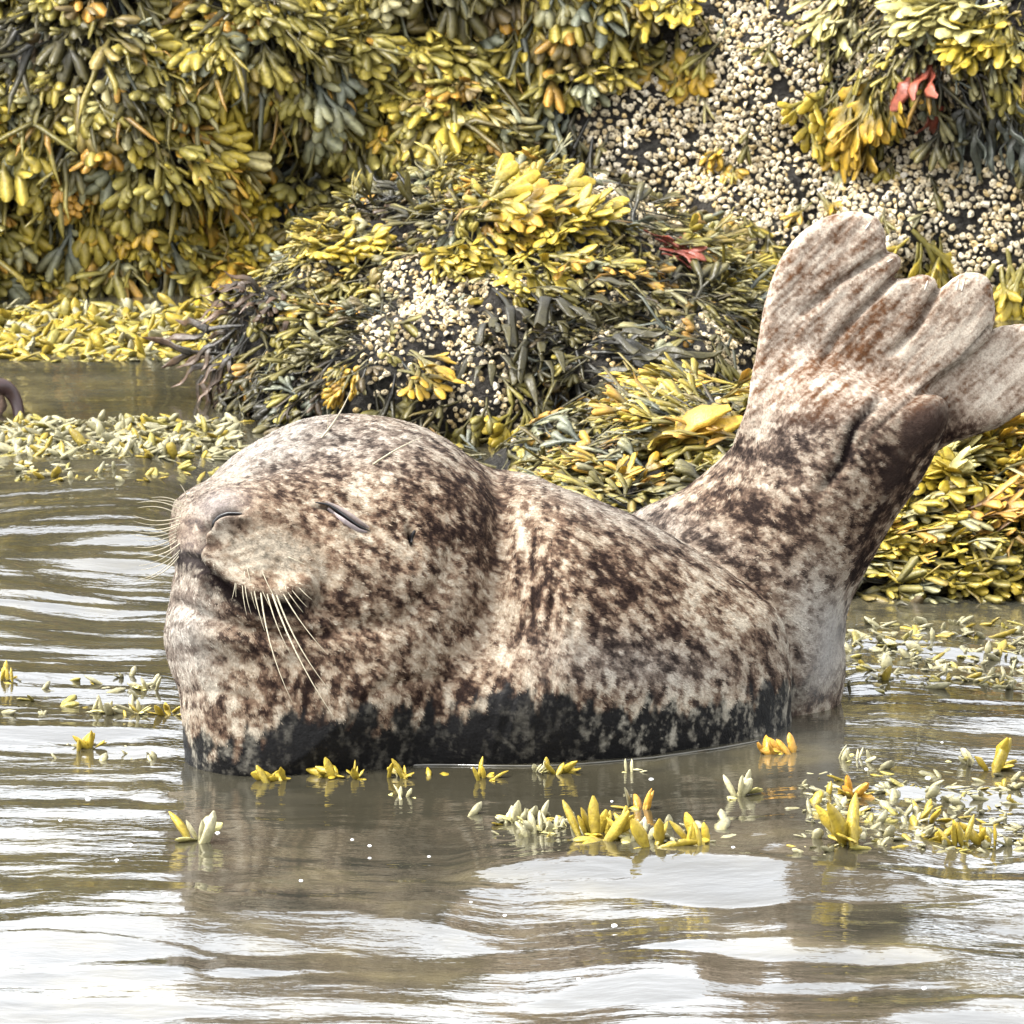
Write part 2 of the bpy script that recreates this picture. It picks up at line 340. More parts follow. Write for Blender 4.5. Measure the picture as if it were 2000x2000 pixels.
def mat_object(name, p, R, sc, kinds, cb, ct, parent, label=None):
    Vs, Fs, Cs = [], [], []; n0 = 0; vi = RNG.integers(0, 1000, len(p))
    for kd in set(kinds):
        L = FAR[kd]
        for v, (V, F, G) in enumerate(L):
            s = np.where((np.array(kinds) == kd) & (vi % len(L) == v))[0]
            if not len(s): continue
            VV = np.einsum('mij,vj->mvi', R[s]*sc[s][:, None, None], V)+p[s][:, None]
            FF = F[None]+(np.arange(len(s))*len(V))[:, None, None]+n0
            g = sst(0.25, 0.95, G)[None, :, None]
            Cs.append((cb[s][:, None]*(1-g)+ct[s][:, None]*g).reshape(-1, 3)); Vs.append(VV.reshape(-1, 3)); Fs.append(FF.reshape(-1, 4)); n0 += len(s)*len(V)
    o = link(name, mesh_np(name, np.concatenate(Vs), np.concatenate(Fs), np.concatenate(Cs)), M['weed'], parent)
    tag(o, label, kind='stuff'); return o
# picture regions: where barnacles crust the rock and where it is bare; (cx, cy, rx, ry, strength)
def region(PX, PY, lst):
    r = np.zeros_like(PX)
    for cx, cy, rx, ry, s in lst: r = np.maximum(r, s*np.exp(-(((PX-cx)/rx)**2+((PY-cy)/ry)**2)**1.5))
    return r
BARN = [(1400, 200, 300, 190, 1), (1300, 330, 260, 130, .9), (1500, 60, 260, 130, .8), (1640, 380, 300, 110, .9), (1850, 430, 190, 120, .95), (1750, 250, 150, 120, .6), (1200, 200, 90, 70, .6),
        (865, 620, 130, 120, 1.3), (1240, 640, 110, 60, .6), (1440, 690, 60, 80, .9), (930, 760, 170, 90, .45), (1950, 500, 80, 80, .6), (1900, 300, 60, 90, .5)]
BARE = [(1960, 330, 90, 120, .9), (60, 470, 60, 60, .5), (1050, 760, 90, 60, .5)]
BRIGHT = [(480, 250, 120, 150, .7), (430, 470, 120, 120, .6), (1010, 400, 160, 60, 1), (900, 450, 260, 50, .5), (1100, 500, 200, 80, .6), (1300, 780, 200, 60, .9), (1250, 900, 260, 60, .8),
          (1900, 950, 260, 110, 1), (1750, 1060, 120, 100, .8), (650, 480, 140, 60, .5), (200, 430, 180, 120, .4), (1800, 500, 130, 60, .8), (1680, 240, 110, 60, .3), (1400, 520, 120, 60, .4), (620, 640, 60, 80, .5)]  # yellower weed; the boulder's lit top is painted in here
DARKR = [(640, 330, 120, 140, .6), (1180, 330, 120, 140, .8), (300, 560, 220, 60, .6), (500, 800, 110, 130, .8), (1080, 700, 90, 130, .9), (1350, 640, 120, 120, .5), (1900, 200, 140, 130, .7), (820, 420, 120, 60, .8), (1130, 880, 100, 60, .6), (680, 720, 120, 100, .5), (120, 60, 120, 100, .3)]  # darker weed, with shade painted into the hollows and above the boulder
RWEED = [(1640, 20, 90, 60, 1), (1860, 60, 120, 60, 1), (1930, 150, 80, 110, .9), (1330, 60, 60, 50, .8), (1220, 60, 60, 80, .9), (1690, 200, 110, 50, 1), (1250, 420, 120, 50, .8), (1500, 500, 120, 60, .8), (1850, 560, 200, 50, 1), (1560, 180, 30, 30, .5)]
def pick(PX, PY, rng, ri_=0):
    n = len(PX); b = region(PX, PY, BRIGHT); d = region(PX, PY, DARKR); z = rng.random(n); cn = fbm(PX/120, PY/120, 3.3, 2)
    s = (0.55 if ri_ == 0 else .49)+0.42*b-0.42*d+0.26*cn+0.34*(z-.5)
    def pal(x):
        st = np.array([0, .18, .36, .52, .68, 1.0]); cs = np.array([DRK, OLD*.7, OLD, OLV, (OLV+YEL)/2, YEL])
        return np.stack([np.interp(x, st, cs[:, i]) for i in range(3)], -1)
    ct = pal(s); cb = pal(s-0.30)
    o = rng.random(n); m = (o < 0.07*(1+2*b)) & (s > .4); ct[m] = ct[m]*.4+ORG*.6
    m = (o > .90); ct[m] = ct[m]*.45+GRY*.6; cb[m] = GRY*.45
    m = (o > .3) & (o < .40); ct[m] = ct[m]*.5+BRN*.6
    m = (o > .42) & (o < .50) & (s > .35); ct[m] = ct[m]*.5+PAL*.5
    ct *= rng.uniform(.75, 1.2, (n, 1)); cb *= rng.uniform(.6, 1.1, (n, 1))
    return cb, ct
def scatter_weed(ri, n, seed, name, label):
    rng = np.random.default_rng(seed); p, nn = surf_sample(ri, n, rng); PX, PY = proj(p)
    bm = region(PX, PY, BARN)*(0.85+0.5*fbm(PX/70, PY/70, 1.1, 2)); br = region(PX, PY, BARE)
    keep = rng.random(n) > np.clip(bm*1.6-.08, 0, .97)
    keep &= rng.random(n) > br*1.1
    if ri == 0: keep &= rng.random(n) > .72*sst(1120, 1230, PX)*(1-.9*region(PX, PY, RWEED))*sst(620, 540, PY)
    if ri == 1: keep &= rng.random(n) > .25
    p, nn, PX, PY = p[keep], nn[keep], PX[keep], PY[keep]; n = len(p)
    down = np.array([0, 0, -1.0])-(nn @ np.array([0, 0, -1.0]))[:, None]*nn
    flat = np.linalg.norm(down, axis=1)
    down = down/np.maximum(flat, .05)[:, None]
    rnd = rng.normal(size=(n, 3)); rnd -= (rnd*nn).sum(1)[:, None]*nn
    sw = fbm(PX/200, PY/200, 9.0, 2)[:, None]*np.array([1.0, 0, 0.0])
    d = down*np.clip(flat, .25, 1)[:, None]*1.0 + rnd*(.28 if ri == 0 else .42) + sw*0.9
    if ri == 2: d = down*0.5+rnd*0.4+np.array([0.9, -0.5, 0])*np.sign(noise3(PX/140, PY/90, 2.)+.12)[:, None]
    d = d/np.linalg.norm(d, axis=1)[:, None] + nn*rng.uniform(0.02, .42, n)[:, None]
    z = rng.random(n); dk = region(PX, PY, DARKR)
    kinds = np.where(z < np.clip(.62-.35*sst(900, 1300, PX)-.3*dk-(.25 if ri == 2 else 0), .08, 1), 'bladder', np.where(z < .84-.25*dk, 'strap', 'ribbon'))
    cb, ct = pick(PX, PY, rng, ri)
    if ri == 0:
        gap = (sst(360, 420, PY)*sst(560, 650, PX)*sst(1500, 1300, PX))[:, None]; ct = ct*(1-.75*gap)*1.12; cb = cb*(1-.75*gap)  # shade above the boulder painted into the cliff weed's colours
    rb = kinds == 'ribbon'; ct[rb] *= .55; cb[rb] *= .6
    sc = rng.uniform(.48, .95, n)
    if ri == 1: sc *= .85
    if ri == 0: sc *= 1.28-.42*sst(1050, 1400, PX)
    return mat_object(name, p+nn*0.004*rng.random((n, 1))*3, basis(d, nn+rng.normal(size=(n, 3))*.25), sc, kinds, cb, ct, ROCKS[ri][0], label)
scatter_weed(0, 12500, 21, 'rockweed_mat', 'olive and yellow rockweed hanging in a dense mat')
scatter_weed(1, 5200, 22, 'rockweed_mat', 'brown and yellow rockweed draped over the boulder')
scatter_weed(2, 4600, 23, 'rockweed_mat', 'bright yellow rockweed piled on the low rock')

# ------------------------------------------------------------------ barnacles
def barn_mesh(rng, hs):
    n = 6; a = np.linspace(0, 2*math.pi, n, endpoint=False); j = 1+.12*rng.normal(size=n)
    c, s = np.cos(a)*j, np.sin(a)*j
    rings = [(1.0, 0), (.84, .5*hs), (.58, .88*hs), (.27, .98*hs), (.14, .5*hs)]
    V = np.concatenate([np.stack([c*r, s*r, np.full(n, h)+(.06*rng.normal(size=n) if 0 < k < 4 else 0)], -1) for k, (r, h) in enumerate(rings)])
    I = np.arange(n*5).reshape(5, n); F = np.stack([I[:-1], np.roll(I[:-1], -1, 1), np.roll(I[1:], -1, 1), I[1:]], -1).reshape(-1, 4)
    V = np.concatenate([V, [[0, 0, .5*hs]]]); k = len(V)-1
    F = np.concatenate([F, [[I[4, q], I[4, q+1], I[4, (q+2) % n], k] for q in range(0, n, 2)]])
    br = np.concatenate([np.full(n, .72), np.full(n, .95), np.full(n, 1.05), np.full(n, .8), np.full(n, .28), [.22]])
    return V, F, br
br_ = np.random.default_rng(5); BLIB = [barn_mesh(br_, h) for h in (.6, .75, .9, .7, 1.0, .8)]
BME = []
for V, F, b in BLIB: BME.append(mesh_np('barnacle', V, F, np.outer(b, [.62, .57, .47]), False)); BME[-1].materials.append(M['barn'])
def barnacles(ri, n, seed, top):
    rng = np.random.default_rng(seed); p, nn = surf_sample(ri, n, rng); PX, PY = proj(p); bm = region(PX, PY, BARN)
    cl = fbm(PX/45, PY/45, 6.6, 3); q = rng.random(n) < np.clip(bm*1.7*(.75+1.2*cl), 0.0, 1)
    q |= rng.random(n) < (.035*(PX > 1100) if ri == 0 else .10)
    p, nn, PX, PY, bm = p[q], nn[q], PX[q], PY[q], bm[q]
    # thin out by distance
    r = rng.uniform(.0022, .0060, len(p))*(1+.15*(ri == 0)); order = np.argsort(-r); keep = []; cell = {}; S = .014
    for i in order:
        k = tuple((p[i]//S).astype(int)); ok = True
        for dx in (-1, 0, 1):
            for dy in (-1, 0, 1):
                for dz in (-1, 0, 1):
                    for j in cell.get((k[0]+dx, k[1]+dy, k[2]+dz), ()):
                        if ((p[i]-p[j])**2).sum() < (.66*(r[i]+r[j]))**2: ok = False; break
                    if not ok: break
                if not ok: break
            if not ok: break
        if ok: keep.append(i); cell.setdefault(k, []).append(i)
    keep = np.array(keep); p, nn, r, PX, PY = p[keep], nn[keep], r[keep], PX[keep], PY[keep]; n = len(p)
    rn = rng.normal(size=(n, 3)); nz = nn+.55*rn; Z = nz/np.linalg.norm(nz, axis=1)[:, None]
    X = np.cross(Z, rng.normal(size=(n, 3))); X /= np.linalg.norm(X, axis=1)[:, None]; Rm = np.stack([X*rng.uniform(.75, 1.1, (n, 1)), np.cross(Z, X)*rng.uniform(.9, 1.25, (n, 1)), Z*rng.uniform(.6, 1.3, (n, 1))], -1)
    inf = (PX > 0) & (PX < 2000) & (PY > 0) & (PY < 1000); solo = np.zeros(n, bool); solo[np.where(inf)[0][:top]] = True
    for i in np.where(solo)[0]:
        o = link('barnacle', BME[i % 6], None, ROCKS[ri][0])
        m = Matrix(Rm[i].tolist()).to_4x4() @ Matrix.Diagonal((r[i], r[i], r[i], 1)); m.translation = Vector(p[i]+nn[i]*.002); o.matrix_local = m
    Vs, Fs, Cs = [], [], []; n0 = 0; rest = np.where(~solo)[0]
    for v, (V, F, b) in enumerate(BLIB):
        s = rest[rest % 6 == v]
        if not len(s): continue
        Vs.append((np.einsum('mij,vj->mvi', Rm[s]*r[s][:, None, None], V)+(p[s]+nn[s]*.002)[:, None]).reshape(-1, 3))
        Fs.append((F[None]+(np.arange(len(s))*len(V))[:, None, None]+n0).reshape(-1, 4)); n0 += len(s)*len(V)
        base = np.array([.66, .62, .52])*(1-.45*rng.random((len(s), 1))**1.5*np.array([.5, .8, 1.4]))*rng.uniform(.65, 1.25, (len(s), 1))
        Cs.append((base[:, None]*b[None, :, None]).reshape(-1, 3))
    if Vs: tag(link('barnacle_crust', mesh_np('barnacle_crust', np.concatenate(Vs), np.concatenate(Fs), np.concatenate(Cs), False), M['barn'], ROCKS[ri][0]), kind='stuff')
    return n
print('barnacles', barnacles(0, 110000, 31, 300), barnacles(1, 30000, 32, 300), barnacles(2, 3000, 33, 100))

# ------------------------------------------------------------------ the seal
# Built from the outline of each mass (in 0.6 mm units), every one rounded to its own depth, then joined into one skin.
GS = 4.0; GX0, GY0, GW, GH = 240, 380, 484, 330          # outline grid: 4 units per cell
def seg_dist(px, py, poly):
    d = np.full(px.shape, 1e9); ins = np.zeros(px.shape, bool); n = len(poly)
    for i in range(n):
        x0, y0 = poly[i]; x1, y1 = poly[(i+1) % n]; ex, ey = x1-x0, y1-y0
        t = np.clip(((px-x0)*ex+(py-y0)*ey)/(ex*ex+ey*ey+1e-9), 0, 1); d = np.minimum(d, np.hypot(px-x0-t*ex, py-y0-t*ey))
        if y0 != y1: ins ^= ((y0 > py) != (y1 > py)) & (px < (x1-x0)*(py-y0)/(y1-y0)+x0)
    return d, ins
def rounded(poly):                       # closed Catmull-Rom through the outline points
    p = np.array(poly, float); n = len(p); out = []
    for i in range(n):
        a, b, c, d = p[i-1], p[i], p[(i+1) % n], p[(i+2) % n]
        for t in np.linspace(0, 1, 5, endpoint=False):
            out.append(0.5*((2*b)+(c-a)*t+(2*a-5*b+4*c-d)*t*t+(3*b-a-3*c+d)*t**3))
    return out
def up2(u, shp):
    v = np.repeat(np.repeat(u, 2, 0), 2, 1); v = np.pad(v, ((0, 2), (0, 2)), mode='edge')[:shp[0], :shp[1]]; return v
def inflate(poly):
    gy, gx = np.mgrid[0:GH, 0:GW]; X = GX0+gx*GS; Y = GY0+gy*GS
    d, ins = seg_dist(X, Y, rounded(poly)); sdv = np.where(ins, d, -d); u = None
    for lv in (8, 4, 2, 1):
        m = sdv[::lv, ::lv] > 0; h = GS*lv
        u = np.zeros(m.shape) if u is None else up2(u, m.shape)*m
        for _ in range({8: 500, 4: 260, 2: 160, 1: 120}[lv]):
            v = np.zeros_like(u); v[1:-1, 1:-1] = (u[:-2, 1:-1]+u[2:, 1:-1]+u[1:-1, :-2]+u[1:-1, 2:]+h*h)/4; u = v*m
    return u, sdv, d
def blur(a, n):
    for _ in range(n):
        a = np.pad(a, 1, mode='edge'); a = (a[:-2, 1:-1]+a[2:, 1:-1]+2*a[1:-1, 1:-1])/4; a = np.pad(a, ((0, 0), (1, 1)), mode='edge'); a = (a[:, :-2]+a[:, 2:]+2*a[:, 1:-1])/4
    return a
HEAD = [(335,1010),(342,980),(372,955),(405,938),(432,912),(465,885),(510,858),(555,834),(600,818),(650,811),(720,812),(780,821),(835,840),(885,868),(925,902),(960,950),(990,1020),(1010,1100),(1005,1200),(980,1300),(960,1400),(940,1560),(900,1640),(430,1640),(372,1560),(362,1480),(356,1400),(350,1348),(335,1310),(323,1260),(325,1210),(333,1170),(341,1133),(346,1112),(337,1085),(333,1050)]
TORSO = [(860,960),(900,925),(950,915),(1040,930),(1100,955),(1200,992),(1300,1040),(1400,1102),(1465,1148),(1510,1185),(1532,1225),(1542,1290),(1545,1350),(1538,1420),(1515,1500),(1470,1640),(640,1660),(540,1520),(640,1250),(800,1000)]
REAR = [(1240,1003),(1330,960),(1400,905),(1440,860),(1466,790),(1480,725),(1560,690),(1700,740),(1790,768),(1835,772),(1853,795),(1846,840),(1800,935),(1755,1000),(1720,1060),(1682,1130),(1655,1190),(1648,1250),(1648,1330),(1628,1410),(1560,1600),(1200,1640),(1100,1400),(1120,1100)]
FAN = [(1440,880),(1466,790),(1478,700),(1490,620),(1505,560),(1530,500),(1570,452),(1620,423),(1675,415),(1712,428),(1727,455),(1730,488),(1755,500),(1758,520),(1742,543),(1770,546),(1800,538),(1825,546),(1830,566),(1842,562),(1868,541),(1900,532),(1930,545),(1939,580),(1941,625),(1925,665),(1870,712),(1800,765),(1740,810),(1690,880),(1600,980),(1500,960)]
FAN2 = [(1640,930),(1700,850),(1790,765),(1860,710),(1920,662),(1950,640),(2030,636),(2110,655),(2150,700),(2130,755),(2065,790),(2000,803),(1950,832),(1900,850),(1845,870),(1770,930),(1690,980)]
XS = GX0+np.arange(GW)*GS; YS = GY0+np.arange(GH)*GS; XX, YY = np.meshgrid(XS, YS)
def piece(poly, k, Rp, yc, hmod=None, cap=None, bl=2):
    u, sdv, d = inflate(poly); ku = k*u
    if cap: ku = cap*cap*(1-np.exp(-ku/(cap*cap)))
    if hmod is not None: ku = ku*hmod
    ku = np.where(sdv > 0, ku, 2*Rp*sdv); return blur(ku, bl), Rp, yc
ycA = 95+140*sst(360, 720, XX)+50*sst(1000, 850, YY)
ycB = 285+120*sst(1000, 1500, XX)+60*sst(1130, 960, XX)*sst(1400, 1200, YY)
ycC = 640-60*sst(1400, 1700, XX)-0.10*(1150-YY)
ycD = 560-0.05*(900-YY)+0.05*(XX-1600); ycE = ycD+34
def crease(pts, wd):
    d = np.full(XX.shape, 1e9)
    for (x0, y0), (x1, y1) in zip(pts[:-1], pts[1:]):
        ex, ey = x1-x0, y1-y0; t = np.clip(((XX-x0)*ex+(YY-y0)*ey)/(ex*ex+ey*ey), 0, 1); d = np.minimum(d, np.hypot(XX-x0-t*ex, YY-y0-t*ey))
    return np.exp(-(d/wd)**2)
TOES = [[(1732, 492), (1640, 550), (1570, 610)], [(1745, 545), (1690, 600), (1630, 660), (1600, 720)], [(1832, 564), (1790, 640), (1740, 690)], [(1935, 640), (1870, 712), (1790, 770), (1700, 850)]]
cr = sum(crease(t, 9) for t in TOES[:3])
hD = 1-0.5*np.clip(cr, 0, 1)
PIECES = [piece(HEAD, 3.1, 300, ycA), piece(TORSO, 2.9, 270, ycB), piece(REAR, 2.1, 170, ycC), piece(FAN, 2.0, 30, ycD, hD, cap=34, bl=1), piece(FAN2, 2.0, 30, ycE, cap=30, bl=1)]
# rounded masses: whisker pads, chin, eye, brow, heel, under-water belly: (px, py, w, rx, ry, rw, tilt, blend)
ELL = [(540, 1062, 50, 112, 66, 82, 0.30, 40), (388, 1042, 80, 50, 62, 60, 0.1, 18), (500, 1168, 110, 130, 52, 80, 0.3, 30),
       (675, 1010, 60, 62, 42, 40, .45, 30), (760, 1180, 95, 190, 130, 90, .5, 60), (1772, 853, 505, 92, 50, 62, -.785, 12), (1300, 1560, 450, 380, 160, 260, 0, 60)]
def samp(A, px, py):
    x = np.clip((px-GX0)/GS, 0, GW-1.001); y = np.clip((py-GY0)/GS, 0, GH-1.001); i = x.astype(int); j = y.astype(int); a = x-i; b = y-j
    return (A[j, i]*(1-a)+A[j, i+1]*a)*(1-b)+(A[j+1, i]*(1-a)+A[j+1, i+1]*a)*b
def smax(a, b, k): h = np.clip(.5+.5*(a-b)/k, 0, 1); return b+(a-b)*h+k*h*(1-h)
KB = [0, 46, 12, 34, 10]
def field(px, py, w):
    f = None
    for (ku, Rp, yc), kb in zip(PIECES, KB):
        g = (samp(ku, px, py)-(w-samp(yc, px, py))**2)/(2*Rp)
        f = g if f is None else smax(f, g, kb)
    for cx, cy, cw, rx, ry, rw, t, kb in ELL:
        dx, dy, dw = px-cx, py-cy, w-cw; c, s = math.cos(t), math.sin(t); a, b = dx*c+dy*s, -dx*s+dy*c
        q = np.sqrt((a/rx)**2+(b/ry)**2+(dw/rw)**2+1e-6); f = smax(f, (1-q)*min(rx, ry, rw), kb)
    return f
ST = 7.0; gx = np.arange(300, 2170, ST); gy = np.arange(400, 1660, ST); gw = np.arange(-70, 950, ST)
Ff = np.empty((len(gx), len(gy), len(gw)), np.float32)
PXg, PYg = np.meshgrid(gx, gy, indexing='ij'); pre = [(samp(ku, PXg, PYg), Rp, samp(yc, PXg, PYg)) for ku, Rp, yc in PIECES]
for k, w in enumerate(gw):
    f = None
    for (ku, Rp, yc), kb in zip(pre, KB):
        g = (ku-(w-yc)**2)/(2*Rp); f = g if f is None else smax(f, g, kb)
    for cx, cy, cw, rx, ry, rw, t, kb in ELL:
        dx, dy, dw = PXg-cx, PYg-cy, w-cw; c, s = math.cos(t), math.sin(t); a, b = dx*c+dy*s, -dx*s+dy*c
        q = np.sqrt((a/rx)**2+(b/ry)**2+(dw/rw)**2+1e-6); f = smax(f, (1-q)*min(rx, ry, rw), kb)
    Ff[:, :, k] = f
Ff[0] = Ff[-1] = -1; Ff[:, 0] = Ff[:, -1] = -1; Ff[:, :, 0] = Ff[:, :, -1] = -1
ins = Ff > 0; cid = np.full(tuple(np.array(Ff.shape)-1), -1, np.int64)
cnt = sum(ins[a:a+cid.shape[0], b:b+cid.shape[1], c:c+cid.shape[2]].astype(np.int8) for a in (0, 1) for b in (0, 1) for c in (0, 1))
act = (cnt > 0) & (cnt < 8); cid[act] = np.arange(act.sum()); ci = np.argwhere(act)
V = np.stack([gx[ci[:, 0]], gy[ci[:, 1]], gw[ci[:, 2]]], -1)+ST/2
Fq = []
for ax in range(3):
    sl0 = [slice(None)]*3; sl1 = [slice(None)]*3; sl0[ax] = slice(0, -1); sl1[ax] = slice(1, None)
    e = np.argwhere(ins[tuple(sl0)] != ins[tuple(sl1)]); b, c = [(1, 2), (2, 0), (0, 1)][ax]
    oB = np.eye(3, dtype=int)[b]; oC = np.eye(3, dtype=int)[c]
    q = np.stack([cid[tuple((e-oB-oC).T)], cid[tuple((e-oC).T)], cid[tuple(e.T)], cid[tuple((e-oB).T)]], -1)
    fl = ins[tuple(e.T)]; q[~fl] = q[~fl][:, ::-1]; Fq.append(q)
Fq = np.concatenate(Fq)
def fgrad(V):
    e = 3.0; g = np.stack([field(V[:, 0]+e, V[:, 1], V[:, 2])-field(V[:, 0]-e, V[:, 1], V[:, 2]), field(V[:, 0], V[:, 1]+e, V[:, 2])-field(V[:, 0], V[:, 1]-e, V[:, 2]), field(V[:, 0], V[:, 1], V[:, 2]+e)-field(V[:, 0], V[:, 1], V[:, 2]-e)], -1)/(2*e)
    return g
def project(V, n=3, lim=5):
    for _ in range(n):
        g = fgrad(V); st = field(*V.T)[:, None]*g/np.maximum((g*g).sum(1), .02)[:, None]; ln = np.linalg.norm(st, axis=1)[:, None]
        V = V-st*np.minimum(1, lim/np.maximum(ln, 1e-6))
    return V
def relax(V, F, n):
    for _ in range(n):
        s = np.zeros_like(V); c = np.zeros(len(V))
        m = V[F].mean(1)
        for k in range(4): 
            for a in range(3): s[:, a] += np.bincount(F[:, k], m[:, a], len(V))
            c += np.bincount(F[:, k], minlength=len(V))
        V = V*.4+.6*s/np.maximum(c, 1)[:, None]
    return V
def subdiv(V, F):
    E = np.sort(np.concatenate([F[:, [i, (i+1) % 4]] for i in range(4)]), 1); key = E[:, 0]*len(V)+E[:, 1]; uq, inv = np.unique(key, return_inverse=True)
    em = (V[uq//len(V)]+V[uq % len(V)])/2; fm = V[F].mean(1); n = len(V); ne = len(em); nf = len(F)
    e = [n+inv[i*nf:(i+1)*nf] for i in range(4)]; c = n+ne+np.arange(nf)
    return np.concatenate([V, em, fm]), np.concatenate([np.stack([F[:, i], e[i], c, e[i-1]], -1) for i in range(4)])
V = project(relax(V, Fq, 2), 4); V = project(relax(V, Fq, 1), 2)
V, Fq = subdiv(V, Fq); V = project(relax(V, Fq, 1), 2, 2)
g = fgrad(V); NN = -g/np.maximum(np.linalg.norm(g, axis=1), 1e-6)[:, None]       # outward, picture units (y down)
px, py, w = V.T; front = sst(0.1, -0.5, NN[:, 2])
def curve(pts, wd, sharp=2):          # 1 on a line, falling off over wd
    d = np.full(len(px), 1e9); tt = np.zeros(len(px)); n = len(pts)-1
    for i, ((x0, y0), (x1, y1)) in enumerate(zip(pts[:-1], pts[1:])):
        ex, ey = x1-x0, y1-y0; t = np.clip(((px-x0)*ex+(py-y0)*ey)/(ex*ex+ey*ey), 0, 1); q = np.hypot(px-x0-t*ex, py-y0-t*ey); m = q < d; d = np.where(m, q, d); tt = np.where(m, (i+t)/n, tt)
    return np.exp(-(d/wd)**sharp), tt
def G(cx, cy, rx, ry, a=0, p=1.0):
    c, s = math.cos(a), math.sin(a); dx, dy = px-cx, py-cy; return np.exp(-((((dx*c+dy*s)/rx)**2+((-dx*s+dy*c)/ry)**2)**p))
NOSTRIL = [(414, 1036), (418, 1020), (430, 1009), (448, 1003), (472, 1003)]
MOUTH = [(352, 1085), (375, 1092), (396, 1105), (420, 1128), (445, 1150), (480, 1178), (520, 1192), (560, 1188), (592, 1172), (612, 1160)]
EYE = [(616, 981), (640, 985), (660, 997), (680, 1013), (700, 1027), (722, 1037)]
EYE2 = [(648, 1000), (670, 1024), (696, 1040), (716, 1038)]
PHIL = [(392, 1110), (392, 1085), (398, 1050), (404, 1030)]
D = np.zeros(len(px)); DK = np.zeros(len(px))  # DK: dark slits and lips, plus shade painted into creases and folds
c, t = curve(NOSTRIL, 5.5); c *= np.sin(np.clip(t, .02, .98)*math.pi)**.4; D -= 14*c; DK += 1.6*c; D += 7*curve([(412, 1050), (424, 1026), (448, 1016), (476, 1016)], 10)[0]
c, t = curve(MOUTH, 10); D -= 9*c*sst(0, .1, t)*sst(1, .8, t); DK += 1.5*curve(MOUTH, 15)[0]*sst(1, .85, t)
D += 9*curve([(400, 1085), (440, 1125), (490, 1152), (545, 1160), (590, 1145)], 20)[0]
D += -13*G(672, 1004, 92, 40, .5)+15*G(680, 1020, 46, 24, .55)+7*G(650, 960, 70, 18, .35)
D += 9*G(700, 1105, 80, 52, .6)-4.5*curve([(560, 960), (600, 1000), (632, 1060), (642, 1125), (630, 1185)], 20)[0]-8*curve([(630, 1190), (700, 1225), (790, 1212), (860, 1150), (890, 1080)], 22)[0]
D += 8*G(440, 975, 60, 24, -.4)+10*G(425, 1240, 90, 34, .15)-8*curve([(345, 1180), (400, 1205), (480, 1228), (560, 1238)], 14)[0]+9*G(800, 900, 120, 60, .4)
for rr_ in range(5): D += .7*curve([(430+rr_*8, 1075+rr_*14), (520, 1040+rr_*20), (620-rr_*6, 1060+rr_*18)], 5)[0]
DK += .6*curve([(348, 1096), (372, 1122), (400, 1142), (450, 1168), (520, 1196), (590, 1186), (620, 1170)], 15)[0]
c, t = curve(EYE, 4.5); c *= np.sin(np.clip(t, .03, .97)*math.pi)**.5; D -= 8*c; DK += 1.7*c
c2, t2 = curve(EYE2, 10); DK += .55*c2*np.sin(np.clip(t2, 0, 1)*math.pi); D -= 2.5*c2
D += 4*curve([(640, 975), (672, 992), (704, 1014), (724, 1026)], 11)[0]+3*curve([(650, 1014), (676, 1040), (704, 1052)], 10)[0]
c, t = curve(PHIL, 8); D -= 9*c; DK += .8*c
D -= 11*G(805, 1048, 8, 20, -.35)-3.5*G(822, 1046, 9, 26, -.35); DK += 1.4*G(804, 1050, 6, 20, -.35)
# neck folds, head/neck crease, chin folds
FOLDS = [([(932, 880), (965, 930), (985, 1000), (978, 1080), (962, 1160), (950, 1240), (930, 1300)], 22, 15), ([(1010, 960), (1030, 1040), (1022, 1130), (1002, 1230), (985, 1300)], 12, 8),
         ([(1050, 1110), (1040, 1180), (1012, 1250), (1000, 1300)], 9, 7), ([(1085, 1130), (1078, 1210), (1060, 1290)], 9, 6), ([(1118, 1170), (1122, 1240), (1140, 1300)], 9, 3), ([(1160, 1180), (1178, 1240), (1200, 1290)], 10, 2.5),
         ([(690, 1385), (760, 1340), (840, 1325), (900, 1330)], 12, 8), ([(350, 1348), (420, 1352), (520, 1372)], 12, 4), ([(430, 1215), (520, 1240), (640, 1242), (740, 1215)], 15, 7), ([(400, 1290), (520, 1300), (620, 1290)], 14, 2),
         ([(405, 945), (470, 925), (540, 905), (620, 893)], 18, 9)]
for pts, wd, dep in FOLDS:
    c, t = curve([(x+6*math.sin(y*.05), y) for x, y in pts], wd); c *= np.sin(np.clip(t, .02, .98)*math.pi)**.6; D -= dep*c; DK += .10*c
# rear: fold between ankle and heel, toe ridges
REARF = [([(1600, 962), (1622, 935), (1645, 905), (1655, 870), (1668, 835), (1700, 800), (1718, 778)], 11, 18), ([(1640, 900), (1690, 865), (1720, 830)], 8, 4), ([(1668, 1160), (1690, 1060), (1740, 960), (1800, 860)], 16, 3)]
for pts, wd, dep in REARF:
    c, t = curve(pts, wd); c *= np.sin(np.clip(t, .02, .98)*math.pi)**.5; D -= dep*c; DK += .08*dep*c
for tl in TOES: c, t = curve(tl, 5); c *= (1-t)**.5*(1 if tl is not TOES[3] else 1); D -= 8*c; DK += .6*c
fanm = sst(900, 700, py)*sst(1430, 1500, px)
rg = (px*0.80+py*0.60); al = (px*0.60-py*0.80)
D += fanm*(2.4*fbm(rg/24, al/170, w/60, 3)+0.5*fbm(rg/9, al/60, w/60, 2))
bodym = sst(950, 1020, px)*sst(1450, 1250, px)
D += 3.0*fbm(px/60, py/60, w/60, 3)*.6 + 2.2*sst(930, 980, px)*sst(1180, 1080, px)*sst(950, 1060, py)*fbm((px+.25*py)/20, py/170, 2.2, 3)
V = V + NN*(D*(1+.7*sst(930, 850, px)*sst(1290, 1240, py))*(front*.9+.1))[:, None]
